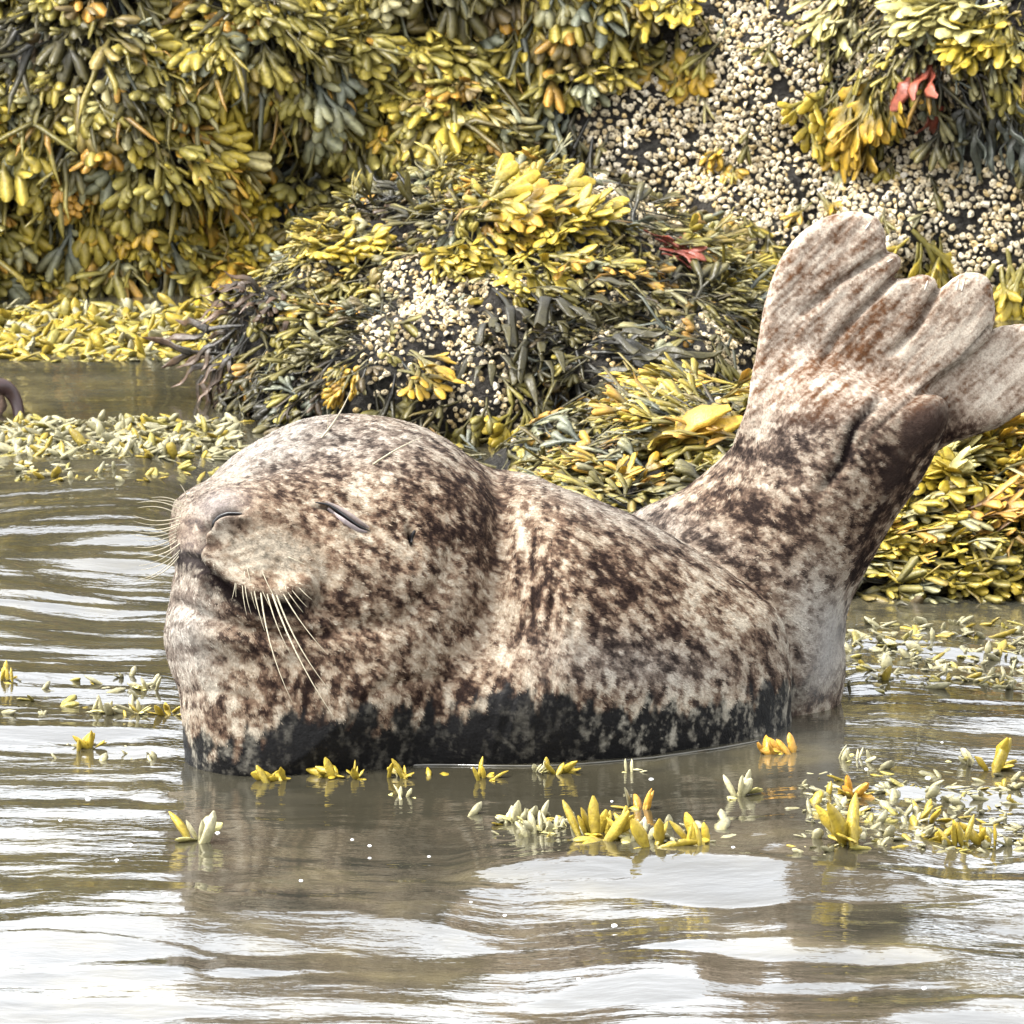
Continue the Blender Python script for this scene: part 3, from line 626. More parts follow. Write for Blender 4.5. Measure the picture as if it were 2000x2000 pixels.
# ---- coat pattern. flow-stretched noise thresholds
qx, qy, qz = px, py, w
def tn(sx, sy, ang, seed, o=3, g=.55):
    c, s = math.cos(ang), math.sin(ang); a = qx*c+qy*s; b = -qx*s+qy*c
    return fbm(a/sx+seed, b/sy, qz/((sx+sy)/2)+seed, o, g)
n_head = .5*tn(62, 34, .6, 3.1, 2)+.62*tn(20, 11, .6, 6.1, 3); n_body = .6*tn(85, 50, .55, 7.7, 2)+.62*tn(32, 18, .5, 2.2, 3); n_neck = .6*tn(40, 110, .15, 5.3, 2)+.75*tn(14, 52, .12, 1.3); n_rear = .7*tn(80, 44, -.15, 5.5, 2)+.6*tn(30, 18, -.3, 4.5); n_fan = .8*tn(110, 9, -.72, 2.9)+.75*tn(60, 34, -.72, 1.9); n_low = tn(26, 60, .1, 8.8)
fine = tn(11, 8, .5, 12.2, 2)
wn = G(1040, 1120, 95, 260)*1.0; wr = sst(0, 60, w-420)*sst(1180, 1300, px); wf = np.clip(sst(860, 760, py+0*px)*sst(1400, 1470, px), 0, 1)
wl = sst(1270, 1350, py)*(1-wr); wh = sst(960, 900, px)
pat = n_head*wh+n_body*(1-wh); pat = pat*(1-wn)+n_neck*wn; pat = pat*(1-wl)+n_low*wl; pat = pat*(1-wr)+n_rear*wr; pat = pat*(1-wf)+n_fan*wf*1.0
def spots(cell, seed, ang, asp, r0, r1):
    c, s_ = math.cos(ang), math.sin(ang); a = (qx+.35*qz)*c+qy*s_; b = -(qx+.35*qz)*s_+qy*c; a = a+6*noise3(qx/22, qy/22, seed); b = b+6*noise3(qx/22, qy/22, seed+9.5)
    i = np.floor(a/cell/asp).astype(int); j = np.floor(b/cell).astype(int); m = np.zeros(len(px))
    for di in (-1, 0, 1):
        for dj in (-1, 0, 1):
            h = _perm[(_perm[(i+di+seed) & 255]+j+dj) & 255]; h2 = _perm[h+7]; h3 = _perm[h2+3]
            ca = (i+di+.15+.7*h/255)*cell*asp; cb = (j+dj+.15+.7*h2/255)*cell; r = r0+(r1-r0)*(h3/255)**1.6
            m = np.maximum(m, np.clip(1.5-np.hypot((a-ca)/asp, b-cb)/r, 0, 1))
    return sst(0, 1, m)
# dark(+)/light(-) bias painted as soft blotches
def blot(lst): return sum(s*G(x, y, rx, ry, a) for x, y, rx, ry, a, s in lst)
B = blot([(880, 1000, 110, 90, .5, .55), (930, 1090, 40, 130, .1, .35), (700, 920, 150, 45, -.1, .28), (560, 930, 60, 30, -.4, .25), (640, 1210, 70, 35, .2, .45), (740, 1200, 60, 40, .4, .35), (480, 1230, 120, 30, .15, .3), (620, 1290, 150, 25, 0, .35), (800, 1340, 140, 30, -.1, .35), (560, 1345, 160, 22, .1, .3),
          (1210, 1130, 90, 60, .4, .45), (1290, 1230, 90, 40, .2, .35), (1260, 1290, 130, 40, .1, .45), (1370, 1330, 120, 30, .2, .3), (1060, 1180, 50, 110, 0, .25), (470, 1035, 30, 18, 0, .3), (640, 1075, 60, 40, .4, .15),
          (1380, 990, 120, 30, -.1, .35), (1500, 1000, 110, 60, .2, .25), (1450, 1090, 80, 60, .6, .35), (1560, 900, 60, 60, 0, .3), (1590, 1060, 60, 60, 0, .1), (1790, 840, 70, 50, -.8, 1.2), (1745, 930, 60, 45, -.9, .9), (1700, 1040, 60, 26, -1.1, .8), (1680, 1120, 50, 16, -1.2, .7), (1660, 830, 45, 60, 0, .5), (1510, 900, 60, 30, 0, .3), (1700, 660, 70, 40, -.7, .65), (1600, 720, 80, 30, -.6, .5), (1560, 640, 70, 24, -.7, .5), (1640, 540, 70, 16, -.7, .5), (1580, 810, 90, 24, -.4, .45), (1790, 640, 40, 26, -.9, .5), (1900, 720, 70, 14, -.7, .5),
          (480, 880, 150, 34, -.55, -.6), (700, 945, 46, 16, 0, -.9), (560, 1090, 90, 50, .2, -.9), (490, 1060, 60, 36, .2, -.4), (450, 1080, 50, 40, 0, -.35), (360, 1240, 60, 110, 0, -.5), (800, 830, 140, 26, .25, -.15), (800, 1095, 60, 34, .6, -.35), (900, 1150, 40, 60, .2, -.2), (740, 1060, 60, 26, .7, -.2), (1010, 1050, 16, 90, .05, -.5), (1130, 960, 180, 26, .42, -.25), (1300, 1120, 60, 40, .4, -.45), (1400, 1200, 70, 50, .5, -.45), (1090, 1240, 34, 70, 0, -.2), (1500, 1250, 40, 60, 0, -.45), (420, 1330, 60, 26, .2, -.4), (700, 1370, 60, 18, -.1, -.3), (1250, 1370, 34, 24, .4, -.4), (1320, 1345, 30, 24, .4, -.4),
          (1560, 540, 90, 120, .3, -.25), (1880, 620, 60, 90, 0, -.6), (1560, 800, 60, 80, .3, .1), (1980, 730, 120, 80, 0, -.5), (1770, 690, 36, 56, 0, -.3), (1600, 1230, 60, 90, 0, -.7), (1660, 980, 40, 60, 0, -.2)])
amp = 1-.75*G(520, 1060, 150, 80, .25)-.45*G(520, 880, 260, 60, -.45)-.35*G(1100, 960, 260, 50, .42)-.5*G(360, 1240, 60, 110)-.4*wf; v = pat*1.75*amp+B*1.0+.14+(.75*fine+.5*tn(7, 4.5, .6, 3.9, 2))*(1-.5*G(520, 1050, 150, 80, .25)); nm = 1-.8*G(520, 1060, 150, 80, .25)-.5*G(520, 880, 240, 50, -.5)-.9*wf; v = v*.88+.08-(.55*spots(34, 11, .5, 1.5, 5, 14)+.45*spots(19, 40, .7, 1.5, 3, 8))*nm*sst(-.5, .3, v)+.75*spots(40, 77, .5, 1.4, 4, 13)*nm*sst(.2, -.4, v)
v += .22*sst(820, 960, px)*sst(1300, 1000, py)*(1-wn)*(1-wf)*.3
# rings on the flank
for cx, cy, r in [(1240, 1362, 22), (1322, 1345, 20), (1352, 1370, 15), (1400, 1330, 16), (1180, 1330, 16), (1150, 1420, 14), (1020, 1450, 20), (1430, 1390, 14)]:
    rr = np.hypot((px-cx), (py-cy)*.9+fine*8); v += .4*np.exp(-(rr/(r*.45))**2)-.75*np.exp(-((rr-r)/8)**2)
lv = np.array([-1.1, -.55, -.2, .10, .36, .7, 1.15])
cw = np.array([(.74, .68, .58), (.62, .55, .46), (.45, .37, .29), (.29, .205, .150), (.155, .098, .070), (.055, .034, .026), (.022, .012, .010)])
cool = np.array([(.64, .62, .60), (.57, .545, .52), (.45, .42, .40), (.32, .285, .265), (.20, .17, .155), (.10, .085, .08), (.04, .033, .032)])
col = np.stack([np.interp(v, lv, cw[:, i]) for i in range(3)], -1); cc = np.stack([np.interp(v, lv, cool[:, i]) for i in range(3)], -1)
fc = np.clip(blot([(480, 860, 220, 70, -.5, 1), (360, 1230, 70, 140, 0, 1), (1150, 950, 300, 50, .45, .9), (1560, 700, 160, 250, .2, .7), (1950, 720, 150, 90, 0, .6), (1250, 1300, 200, 60, .1, .8), (700, 870, 200, 60, 0, .7), (1600, 1230, 70, 130, 0, 1), (420, 1000, 50, 40, 0, .6)]), 0, 1)[:, None]
col = col*(1-fc)+cc*fc
# toe skin: rosier, finer streaks
fm = wf[:, None]; col = col*(1-fm)+fm*(col*.35+.65*np.array([.72, .62, .54])*(1-np.array([.60, .74, .82])*np.clip(v, -.35, 1.1)[:, None]))
hl = np.clip(1.3*G(1805, 828, 62, 34, -.75, 1.6)+.9*G(1740, 930, 90, 24, -1.0, 1.5)-.25*fine, 0, 1)[:, None]*(wr*0+1)[:, None]*sst(1700, 1740, px)[:, None]; col = col*(1-.85*hl)+.85*hl*np.array([.05, .033, .028])
# wet hair: dark band above the water, ragged upper edge
edge = np.interp(px, [330, 420, 520, 600, 700, 800, 900, 1000, 1090, 1110, 1250, 1350, 1450, 1520, 1560], [1415, 1450, 1432, 1388, 1390, 1394, 1376, 1352, 1350, 1362, 1378, 1378, 1362, 1330, 1315])
wet = sst(-16, 16, py-edge+44*tn(26, 60, .15, 4.4, 3)+26*tn(70, 70, 0, 9.4, 2))*(1-wr*.85)
spot = np.clip(-v-.05, 0, 1)
wc = np.array([.012, .012, .013])+spot[:, None]*np.array([.26, .25, .22])*(.35+.9*sst(560, 380, px)+1.2*sst(1080, 1250, px))[:, None]
col = col*(1-wet[:, None])+wc*wet[:, None]
glis = G(1590, 1260, 62, 95, .1, 1.6)*wr                       # soaked, slick hip; its pale sky sheen is painted into the colour
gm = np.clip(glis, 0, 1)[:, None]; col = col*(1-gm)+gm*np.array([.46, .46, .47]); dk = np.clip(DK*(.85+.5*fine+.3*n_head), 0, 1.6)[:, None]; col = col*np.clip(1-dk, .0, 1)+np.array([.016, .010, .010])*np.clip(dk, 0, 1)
WETA = np.clip(np.maximum(wet, glis*1.0)+.25*np.clip(fc[:, 0], 0, 1)*0, 0, 1)
NOSE = G(432, 990, 46, 22, -.3)*.8+G(372, 1060, 26, 36)*.35
col = col*(1-NOSE[:, None]*.8)+NOSE[:, None]*.8*np.array([.40, .365, .38])
BALD = np.clip(curve([(608, 980)]+EYE+[(730, 1042)], 13)[0]*1.2+curve(EYE2, 12)[0]+curve(NOSTRIL, 10)[0]*1.3+.9*G(804, 1050, 12, 26, -.35)+.6*NOSE+.9*curve(REARF[0][0], 12)[0]+.7*curve(MOUTH, 9)[0]+sum(.8*curve(tl, 6)[0] for tl in TOES), 0, 1)
# whisker-root dots on both pads
for i in range(46):
    a, b = random.uniform(-95, 85), random.uniform(-26, 44); x = 540+a; y = 1058+b+.28*a
    col *= (1-.6*np.exp(-((px-x)**2+(py-y)**2)/14))[:, None]
col = col*(.485+.02*wet[:, None])*np.array([1.03, .995, .91])
SV = P(V[:, 0], V[:, 1], V[:, 2]); me = mesh_np('seal', SV, Fq, col)
a = me.attributes.new('wet', 'FLOAT', 'POINT'); a.data.foreach_set('value', WETA.astype(np.float32))
SEAL = tag(link('seal', me, M['skin']), 'mottled brown and cream harbour seal resting in the shallows with its hind flippers raised', 'seal')
print('seal verts', len(V))
SB = BVHTree.FromPolygons([tuple(v) for v in SV], [tuple(int(i) for i in f) for f in Fq])
def seal_hit(x, y):
    r = Vector(ray(x, y)).normalized(); loc, n, i, d = SB.ray_cast(Vector(CAM), r)
    return (np.array(loc), np.array(n)) if loc is not None else (None, None)
def tube(pts, rad, sides=6, flat=1.0):
    pts = np.array(pts, float); tan = np.gradient(pts, axis=0); tan /= np.linalg.norm(tan, axis=1)[:, None]; ref = np.array([.13, .9, .3])
    a = np.cross(tan, ref); a /= np.linalg.norm(a, axis=1)[:, None]; b = np.cross(tan, a); th = np.linspace(0, 2*math.pi, sides, endpoint=False)
    Vv = (pts[:, None]+np.asarray(rad)[:, None, None]*(np.cos(th)[None, :, None]*a[:, None]+flat*np.sin(th)[None, :, None]*b[:, None])).reshape(-1, 3)
    I = np.arange(len(pts)*sides).reshape(-1, sides); F = np.stack([I[:-1], np.roll(I[:-1], -1, 1), np.roll(I[1:], -1, 1), I[1:]], -1).reshape(-1, 4)
    return Vv, F
U = 0.0006
def whisker(b, t, r, bow, fwd):
    loc, n = seal_hit(*b)
    if loc is None: return
    q = (loc-CAM) @ FW; wb = (q-DIST)/U; s = np.linspace(0, 1, 9); L = math.hypot(t[0]-b[0], t[1]-b[1]); nx, ny = -(t[1]-b[1])/L, (t[0]-b[0])/L
    x = b[0]+(t[0]-b[0])*s+nx*bow*L*4*s*(1-s); y = b[1]+(t[1]-b[1])*s+ny*bow*L*4*s*(1-s); w_ = wb+4-fwd*L*np.sin(s*math.pi*.5)
    Vv, F = tube(P(x, y, w_), r*U*(1-.8*s**1.5), 5); link('whisker', mesh_np('whisker', Vv, F), M['whisker'], SEAL)
for b, t, r, bow in [((461,1110),(453,1170),1.3,-.04), ((466,1112),(461,1166),1.2,.04), ((474,1110),(482,1202),1.3,.04), ((478,1108),(491,1200),1.3,.05), ((486,1118),(500,1190),1.2,.04), ((492,1120),(517,1232),1.6,.03), ((500,1122),(530,1190),1.2,.02),
                     ((507,1128),(571,1372),1.8,.05), ((515,1128),(566,1275),1.7,.04), ((521,1126),(652,1400),2.1,.04), ((530,1130),(641,1345),2.0,.05), ((538,1130),(641,1279),1.5,.04), ((544,1128),(592,1196),1.3,.02), ((552,1126),(600,1186),1.2,.03), ((566,1124),(610,1172),1.5,.04), ((556,1086),(596,1103),1.2,-.03), ((480,1098),(492,1150),1.0,0), ((510,1110),(545,1180),1.2,.03)]:
    whisker(b, t, r, bow, .35)
for i in range(17):
    y0 = 984+i*6.4; k = i/16; tx = 300-48*math.sin(min(1, k*1.5+.1)*2.2)+14*k+random.uniform(-10, 10); ty = y0-16+70*k**1.3+random.uniform(-6, 6)
    whisker((348+random.uniform(-3, 6)+8*(k < .15), y0), (tx, ty), random.uniform(1.0, 1.5), .10 if k < .2 else -.10, .1)
whisker((366, 974), (352, 946), 1.3, .05, .1); whisker((627, 856), (687, 757), 2.3, .05, .1); whisker((728, 908), (826, 853), 2.3, -.03, .9); whisker((640, 845), (637, 790), .9, .03, .1)
def on_seal(pts, n, off):
    pts = np.array(pts, float); s = np.linspace(0, len(pts)-1, n); x = np.interp(s, range(len(pts)), pts[:, 0]); y = np.interp(s, range(len(pts)), pts[:, 1])
    return np.array([seal_hit(a, b)[0]-FW*off for a, b in zip(x, y)])
lm = simple('eyelid_skin', (.19, .155, .15), .5)
e = on_seal([(640, 993), (658, 1008), (678, 1024), (700, 1037), (716, 1040)], 12, .0002); link('eyelid', mesh_np('eyelid', *tube(e, 7.0*U*np.sin(np.linspace(.06, .94, 12)*math.pi)**.6, 8, .5)), lm, SEAL)
e = on_seal([(630, 979), (656, 990), (682, 1006), (704, 1022), (722, 1032)], 12, -.0008); link('eyelid', mesh_np('eyelid', *tube(e, 6.5*U*np.sin(np.linspace(.06, .94, 12)*math.pi)**.6, 8, .5)), simple('upper_eyelid_skin', (.16, .125, .11), .5), SEAL)
e = on_seal(EYE, 14, .0022); sw = np.sin(np.linspace(.05, .97, 14)*math.pi)**.6
link('closed_eye', mesh_np('closed_eye', *tube(e, 3.7*U*sw, 8, .6)), M['dark'], SEAL)
e = on_seal(NOSTRIL, 12, .0010); link('nostril', mesh_np('nostril', *tube(e, 5.0*U*np.sin(np.linspace(.06, .96, 12)*math.pi)**.6, 8, .6)), M['dark'], SEAL)
link('ear_hole', mesh_np('ear_hole', *tube(on_seal([(801, 1066), (804, 1050), (811, 1036)], 8, .0004), 5.0*U*np.sin(np.linspace(.1, .9, 8)*math.pi)**.6, 8, .5)), M['dark'], SEAL)
for b, t in [((1868, 566), (1873, 545)), ((1878, 568), (1884, 546)), ((1806, 566), (1812, 548)), ((1733, 512), (1744, 505)), ((1690, 448), (1700, 434))]:
    l0 = seal_hit(*b)[0]; l1 = seal_hit(*t)[0]
    if l0 is not None and l1 is not None: link('claw', mesh_np('claw', *tube([l0, (l0+l1)/2-FW*.0012, l1-FW*.0006], np.array([1.6, 2.0, .7])*U, 6)), M['claw'], SEAL)
# ---- coat hairs
def fur(n, seed):
    rng = np.random.default_rng(seed); Q = SV[Fq]; nr = np.cross(Q[:, 2]-Q[:, 0], Q[:, 3]-Q[:, 1]); ar = np.linalg.norm(nr, axis=1)/2; nr /= (2*ar)[:, None]
    cx = Q.mean(1); view = (nr*(CAM-cx)/DIST).sum(1); nr = nr; ok = (view > -.25) & (cx[:, 2] > -.004)
    dens = np.where(view > .1, 1, .8)*(1+.8*np.exp(-(view/.35)**2)*0); wgt = ar*ok*dens; wgt /= wgt.sum(); f = rng.choice(len(Fq), n, p=wgt)
    a, b = rng.random(n)[:, None], rng.random(n)[:, None]; p = (Q[f, 0]*(1-a)+Q[f, 1]*a)*(1-b)+(Q[f, 3]*(1-a)+Q[f, 2]*a)*b; N = nr[f]
    kp = rng.random(n) > BALD[Fq[f, 0]]; f, p, N = f[kp], p[kp], N[kp]; n = len(f)
    vi = Fq[f, 0]; c = col[vi]; wt = WETA[vi]; x, y, w_ = V[vi].T
    dn = np.stack([x-330, y-1030, (w_-80)*.8], -1); dn /= np.linalg.norm(dn, axis=1)[:, None]; dn += [0, .18, 0]
    nk = np.array([.35, .9, .25]); bd = np.array([.85, .38, .35]); re = np.array([.35, -.85, .0]); fn = np.array([.72, -.66, 0])
    a1 = sst(930, 1000, x)[:, None]; a2 = sst(1080, 1160, x)[:, None]; a3 = (sst(0, 60, w_-420)*sst(1150, 1250, x))[:, None]; a4 = (sst(860, 760, y)*sst(1430, 1480, x))[:, None]
    d = dn*(1-a1)+nk*a1; d = d*(1-a2)+bd*a2; d = d*(1-a3)+re*a3; d = d*(1-a4)+fn*a4
    d = d+.22*rng.normal(size=d.shape)+.3*np.stack([noise3(x/45, y/45, 1.1), noise3(x/45, y/45, 5.1), 0*x], -1)
    dw = d[:, :1]*RT-d[:, 1:2]*UP+d[:, 2:3]*FW; dw -= (dw*N).sum(1)[:, None]*N; dw /= np.linalg.norm(dw, axis=1)[:, None]
    L = rng.uniform(.0030, .0062, n)*(1-.5*a4[:, 0])*(1-.3*G_(x, y)); lift = rng.uniform(.10, .34, n)*(1-.75*wt)
    s = np.array([0, .33, .7, 1.0]); pts = p[:, None]+L[:, None, None]*(s[None, :, None]*dw[:, None]*.96+(lift[:, None]*(s-.35*s*s)[None])[..., None]*N[:, None])-N[:, None]*.0004
    cu = bpy.data.hair_curves.new('fur'); cu.add_curves([4]*n); cu.attributes['position'].data.foreach_set('vector', pts.reshape(-1).astype(np.float32)) if 'position' in cu.attributes else cu.points.foreach_set('position', pts.reshape(-1).astype(np.float32))
    ra = cu.attributes.get('radius') or cu.attributes.new('radius', 'FLOAT', 'POINT'); ra.data.foreach_set('value', (np.tile([1, .9, .6, .15], n)*np.repeat(rng.uniform(.00024, .00046, n), 4)).astype(np.float32))
    cc = np.ones((n, 4), np.float32); cc[:, :3] = c*rng.uniform(.62, 1.4, (n, 1))*(1-.1*wt[:, None])
    ta = cu.attributes.new('tint', 'FLOAT_COLOR', 'CURVE'); ta.data.foreach_set('color', cc.ravel())
    k = Nd('seal_hair'); at = k.n('Attribute', attribute_name='tint'); k.l(at.outputs['Color'], k.b.inputs['Base Color']); k.b.inputs['Roughness'].default_value = .6; k.b.inputs['Specular IOR Level'].default_value = .08
    o = bpy.data.objects.new('fur', cu); COL.objects.link(o); cu.materials.append(k.m); o.parent = SEAL; o['kind'] = 'stuff'
def G_(x, y): return np.exp(-(((x-420)/110)**2+((y-1050)/70)**2))
fur(210000, 41)

# ------------------------------------------------------------------ seaweed afloat in the shallows
PALS = {'yellow': (OLV*.7, YEL*.85), 'amber': (OLD, ORG*.35+YEL*.55), 'orange': (BRN, ORG*.55+YEL*.25+BRN*.3), 'olive': (DRK*1.5, OLV), 'tan': (OLD*.8, np.array([.42, .31, .13])), 'grey': (DRK*2, GRY*.9), 'dark': (DRK, OLD*.45), 'darkgrey': (DRK, GRY*.42), 'pale': (OLD, np.array([.62, .56, .22])), 'red': (np.array([.22, .05, .03]), np.array([.30, .085, .05])), 'brown': (DRK, BRN)}
_fc = {}
def frond_mesh(kind, pal, v):
    k = (kind, pal, v)
    if k not in _fc:
        Vv, F, g = LIB[kind][v % len(LIB[kind])]; g = sst(.25, .95, g)[:, None]; cb, ct = PALS[pal]; f = .85+.3*((v*37 % 10)/10)
        _fc[k] = mesh_np('frond', Vv, F, (cb*(1-g)+ct*g)*f); _fc[k].materials.append(M['weed'])
    return _fc[k]
TIPME = []
def upright_tip(rng, fat):
    """one swollen frond tip standing up out of the water, root just under it"""
    n = 8; s = np.linspace(0, 1, n); lean = rng.normal(size=2)*.35; ln = .030
    pts = np.stack([lean[0]*ln*s**1.5, lean[1]*ln*s**1.5, ln*(s*1.25-.25)], -1)
    prof = np.array([.5, .65, .85, 1, 1.05, .98, .75, .2])*.0062*fat
    Vv, F = strip(pts, prof, prof*.6, np.array([1.0, .2*rng.normal(), 0])); return Vv, F, np.repeat(np.linspace(.5, 1, n), 6)
tr = np.random.default_rng(77)
def tip_mesh(i, cb, ct):
    Vv, F, g = upright_tip(tr, tr.uniform(.7, 1.35)); g = g[:, None]; m = mesh_np('frond_tip', Vv, F, cb*(1-g)+ct*g); m.materials.append(M['weed']); return m
SETS = {'yellow': [tip_mesh(i, OLV*.8, YEL*rng_) for i, rng_ in enumerate((.8, .95, .7, .85))], 'pale': [tip_mesh(i, OLV, PAL*q) for i, q in enumerate((.9, 1.1, 1, .8))], 'amber': [tip_mesh(i, OLD, ORG*.8+YEL*.3) for i in range(3)]}
def floater(px_, py_, n, size, kind, spread, label, group=None, slant=0, flat=0):
    c = onwater(px_, py_); o = link('floating_seaweed', None, None, loc=tuple(c)); tag(o, label, 'seaweed', group)
    n = n if n < 2 else n+2
    for i in range(2 if n > 1 else 0):
        q = link('frond', frond_mesh('tip', 'pale' if kind == 'pale' else 'yellow', int(tr.integers(0, 5))), None, o); sc = size*.42; q.scale = (sc, sc, sc*.7); q.location = (tr.normal()*.006, tr.normal()*.006, -.001); q.rotation_euler = (tr.normal()*.4, tr.normal()*.25-.1, tr.random()*6.28)
    for i in range(n):
        fx = (i-(n-1)/2)*spread/max(n-1, 1)*U*1.8; me_ = SETS[kind][tr.integers(0, len(SETS[kind]))]
        q = link('frond_tip', me_, None, o); sc = size*tr.uniform(.42, .75)
        q.location = (fx+tr.normal()*.002, tr.normal()*.008, -.001); q.rotation_euler = (tr.normal()*.45, slant*1.1+tr.normal()*.5, tr.random()*6.28 if abs(slant) < .1 else tr.normal()*.3); q.scale = (sc, sc, sc)
G1 = 'frond tips poking up in front of the seal'
for a in [(462, 1500, 3, 1.0, 'yellow', 14, 'leftmost yellow frond below the seal\'s chin, lying slanted in the water', G1, -.9),
          (540, 1522, 4, 1.5, 'yellow', 22, 'largest slanted bunch of yellow fronds under the seal\'s whiskers', G1, -.9),
          (655, 1515, 2, 1.3, 'yellow', 10, 'yellow frond leaning left just below the end of the seal\'s long whiskers', G1, -.8),
          (695, 1518, 2, .8, 'yellow', 8, 'small pair of yellow tips right of the leaning frond under the whiskers', G1),
          (760, 1518, 1, 1.1, 'yellow', 0, 'single thin upright yellow tip against the seal\'s dark wet belly', G1),
          (795, 1518, 2, 1.1, 'yellow', 8, 'squat pair of yellow tips beside the thin upright one', G1),
          (838, 1518, 1, 1.0, 'yellow', 0, 'short yellow tip left of the tallest pointed one', G1),
          (868, 1518, 1, 1.7, 'yellow', 0, 'tallest pointed yellow tip leaning right against the dark belly', G1, .35),
          (942, 1518, 3, .9, 'yellow', 12, 'low three-part yellow tip below the middle of the seal\'s belly', G1),
          (1055, 1508, 2, .8, 'pale', 10, 'small pale buff tip on the waterline beside the rounded yellow one', G1),
          (1090, 1508, 4, 1.1, 'yellow', 16, 'rounded yellow lump of fronds on the waterline right of the belly\'s middle', G1),
          (1232, 1508, 2, .8, 'pale', 10, 'lone buff blob of weed on the waterline below the seal\'s flank', G1),
          (912, 1592, 1, 1.6, 'pale', 0, 'single pale upright tip on open water below the belly', G1),
          (785, 1555, 2, .7, 'pale', 8, 'tiny pale tip nearly under water below the seal\'s belly', G1)]: floater(*a)
G2 = 'seaweed bunches on the open water at the front'
for a in [(366, 1640, 1, 1.9, 'yellow', 0, 'left-hand one of two straw-coloured upright fronds on the calm water', G2), (396, 1642, 2, 1.9, 'pale', 10, 'right-hand one of two straw-coloured upright fronds on the calm water', G2),
          (1165, 1628, 5, 2.0, 'yellow', 34, 'largest bright yellow bunch, with two tall tips spread like ears', G2), (1205, 1640, 4, 2.0, 'yellow', 26, 'thick yellow fronds at the foot of the two-eared bunch', G2),
          (1228, 1572, 1, 1.6, 'pale', 0, 'pale upright tip behind the two-eared yellow bunch', G2), (1256, 1580, 2, 1.5, 'amber', 8, 'amber upright pair behind and right of the two-eared bunch', G2),
          (1282, 1650, 2, 2.0, 'yellow', 10, 'tall narrow yellow frond right of the two-eared bunch', G2), (1245, 1640, 4, 1.4, 'pale', 22, 'whitish wet lump of weed between two yellow bunches', G2),
          (1360, 1648, 3, 1.6, 'yellow', 18, 'small square-topped yellow bunch standing alone on the water', G2), (1150, 1620, 3, 1.3, 'pale', 14, 'pale fronds leaning on the left of the two-eared bunch', G2),
          (1018, 1608, 5, 1.4, 'pale', 34, 'buff bunch of weed left of the two-eared yellow bunch', G2), (1058, 1625, 3, 1.3, 'pale', 16, 'thin buff fronds right beside the low buff bunch', G2), (1092, 1618, 4, .9, 'pale', 26, 'low whitish weed between the buff and yellow bunches', G2),
          (1442, 1555, 2, 1.4, 'pale', 10, 'faded yellow tip near the seal\'s hip end of the water', G2), (1655, 1650, 2, 2.2, 'yellow', 8, 'tall yellow pole-like frond among whitish floating weed', G2),
          (1806, 1600, 2, 1.6, 'yellow', 8, 'short ochre frond behind the flat yellow clump', G2), (1860, 1648, 6, 1.6, 'yellow', 36, 'wide flat yellow clump low on the water at the right', G2), (1925, 1648, 3, 1.5, 'yellow', 14, 'dull yellow forked frond right of the wide yellow clump', G2),
          (1938, 1505, 2, 2.0, 'yellow', 6, 'tall yellow upright frond on the still water right of the tail', G2), (1895, 1490, 3, 1.0, 'pale', 12, 'small pale weed beside the tall upright frond', G2), (1665, 1555, 2, 1.4, 'amber', 10, 'brownish tip among white weed right of the seal', G2),
          (1520, 1470, 5, 1.2, 'amber', 36, 'brown and amber weed caught against the seal\'s rump at the waterline', G2), (1668, 1485, 5, 1.1, 'pale', 36, 'yellowish weed in the row behind the seal\'s rump', G2),
          (330, 1395, 2, 1.1, 'yellow', 10, 'small yellow tip just left of the seal\'s throat', G2), (262, 1392, 2, 1.1, 'pale', 10, 'pale crescent tip left of the small yellow one', G2), (198, 1392, 3, 1.2, 'pale', 22, 'pale V-shaped frond out from the seal\'s throat', G2),
          (285, 1345, 3, 1.2, 'pale', 16, 'straw-coloured tuft above the V-shaped frond', G2), (165, 1462, 3, 1.3, 'yellow', 20, 'faint yellow stalk of weed low on the left water', G2), (8, 1325, 3, .9, 'yellow', 16, 'yellow tuft cut by the left edge above the choppy water', G2)]: floater(*a)
def row(x0, x1, y0, y1, n, size, kinds, label):
    """many small tips together in one drift"""
    Vs, Fs, Cs = [], [], []; n0 = 0
    for i in range(n):
        c = onwater(tr.uniform(x0, x1), tr.uniform(y0, y1)); Vv, F, g = upright_tip(tr, tr.uniform(.7, 1.5)); k = kinds[tr.integers(0, len(kinds))]; sc = size*tr.uniform(.5, 1.2)
        fork = tr.random() < .6
        if fork: Vv, F, g = FAR['tip'][tr.integers(0, 12)]; Vv = Vv*.85-[.01, 0, 0]
        a = tr.normal()*1.0; rt = Matrix.Rotation(a*1.4, 3, 'Y') @ Matrix.Rotation(tr.normal()*.8, 3, 'X') @ Matrix.Rotation(tr.random()*6.28, 3, 'Z'); rt = rt if not fork else Matrix.Rotation(tr.random()*6.28, 3, 'Z') @ Matrix.Rotation(tr.normal()*.45-.1, 3, 'Y') @ Matrix.Rotation(tr.normal()*.7, 3, 'X'); Vv = ((Vv*sc) @ np.array(rt).T)*[1, 1, .62]+c-[0, 0, .002]; Vs.append(Vv); Fs.append(F+n0); n0 += len(Vv)
        g = g[:, None]; Cs.append(OLV*(1-g)+g*((YEL*.75 if tr.random() < .7 else OLV*1.3) if k == 'y' else PAL*.85)*tr.uniform(.55, 1.05))
    o = link('floating_seaweed', mesh_np('floating_seaweed', np.concatenate(Vs), np.concatenate(Fs), np.concatenate(Cs)), M['weed']); tag(o, label, 'seaweed', kind='stuff')
row(-80, 470, 822, 895, 800, 1.0, 'yppp', 'long drift of pale wet weed on the water left of the seal\'s head')
row(-80, 460, 905, 940, 90, .8, 'yyp', 'thin scatter of yellow weed in front of the long pale drift')
row(-80, 470, 600, 705, 900, 1.25, 'yyyp', 'bright yellow weed afloat at the foot of the left rock face')
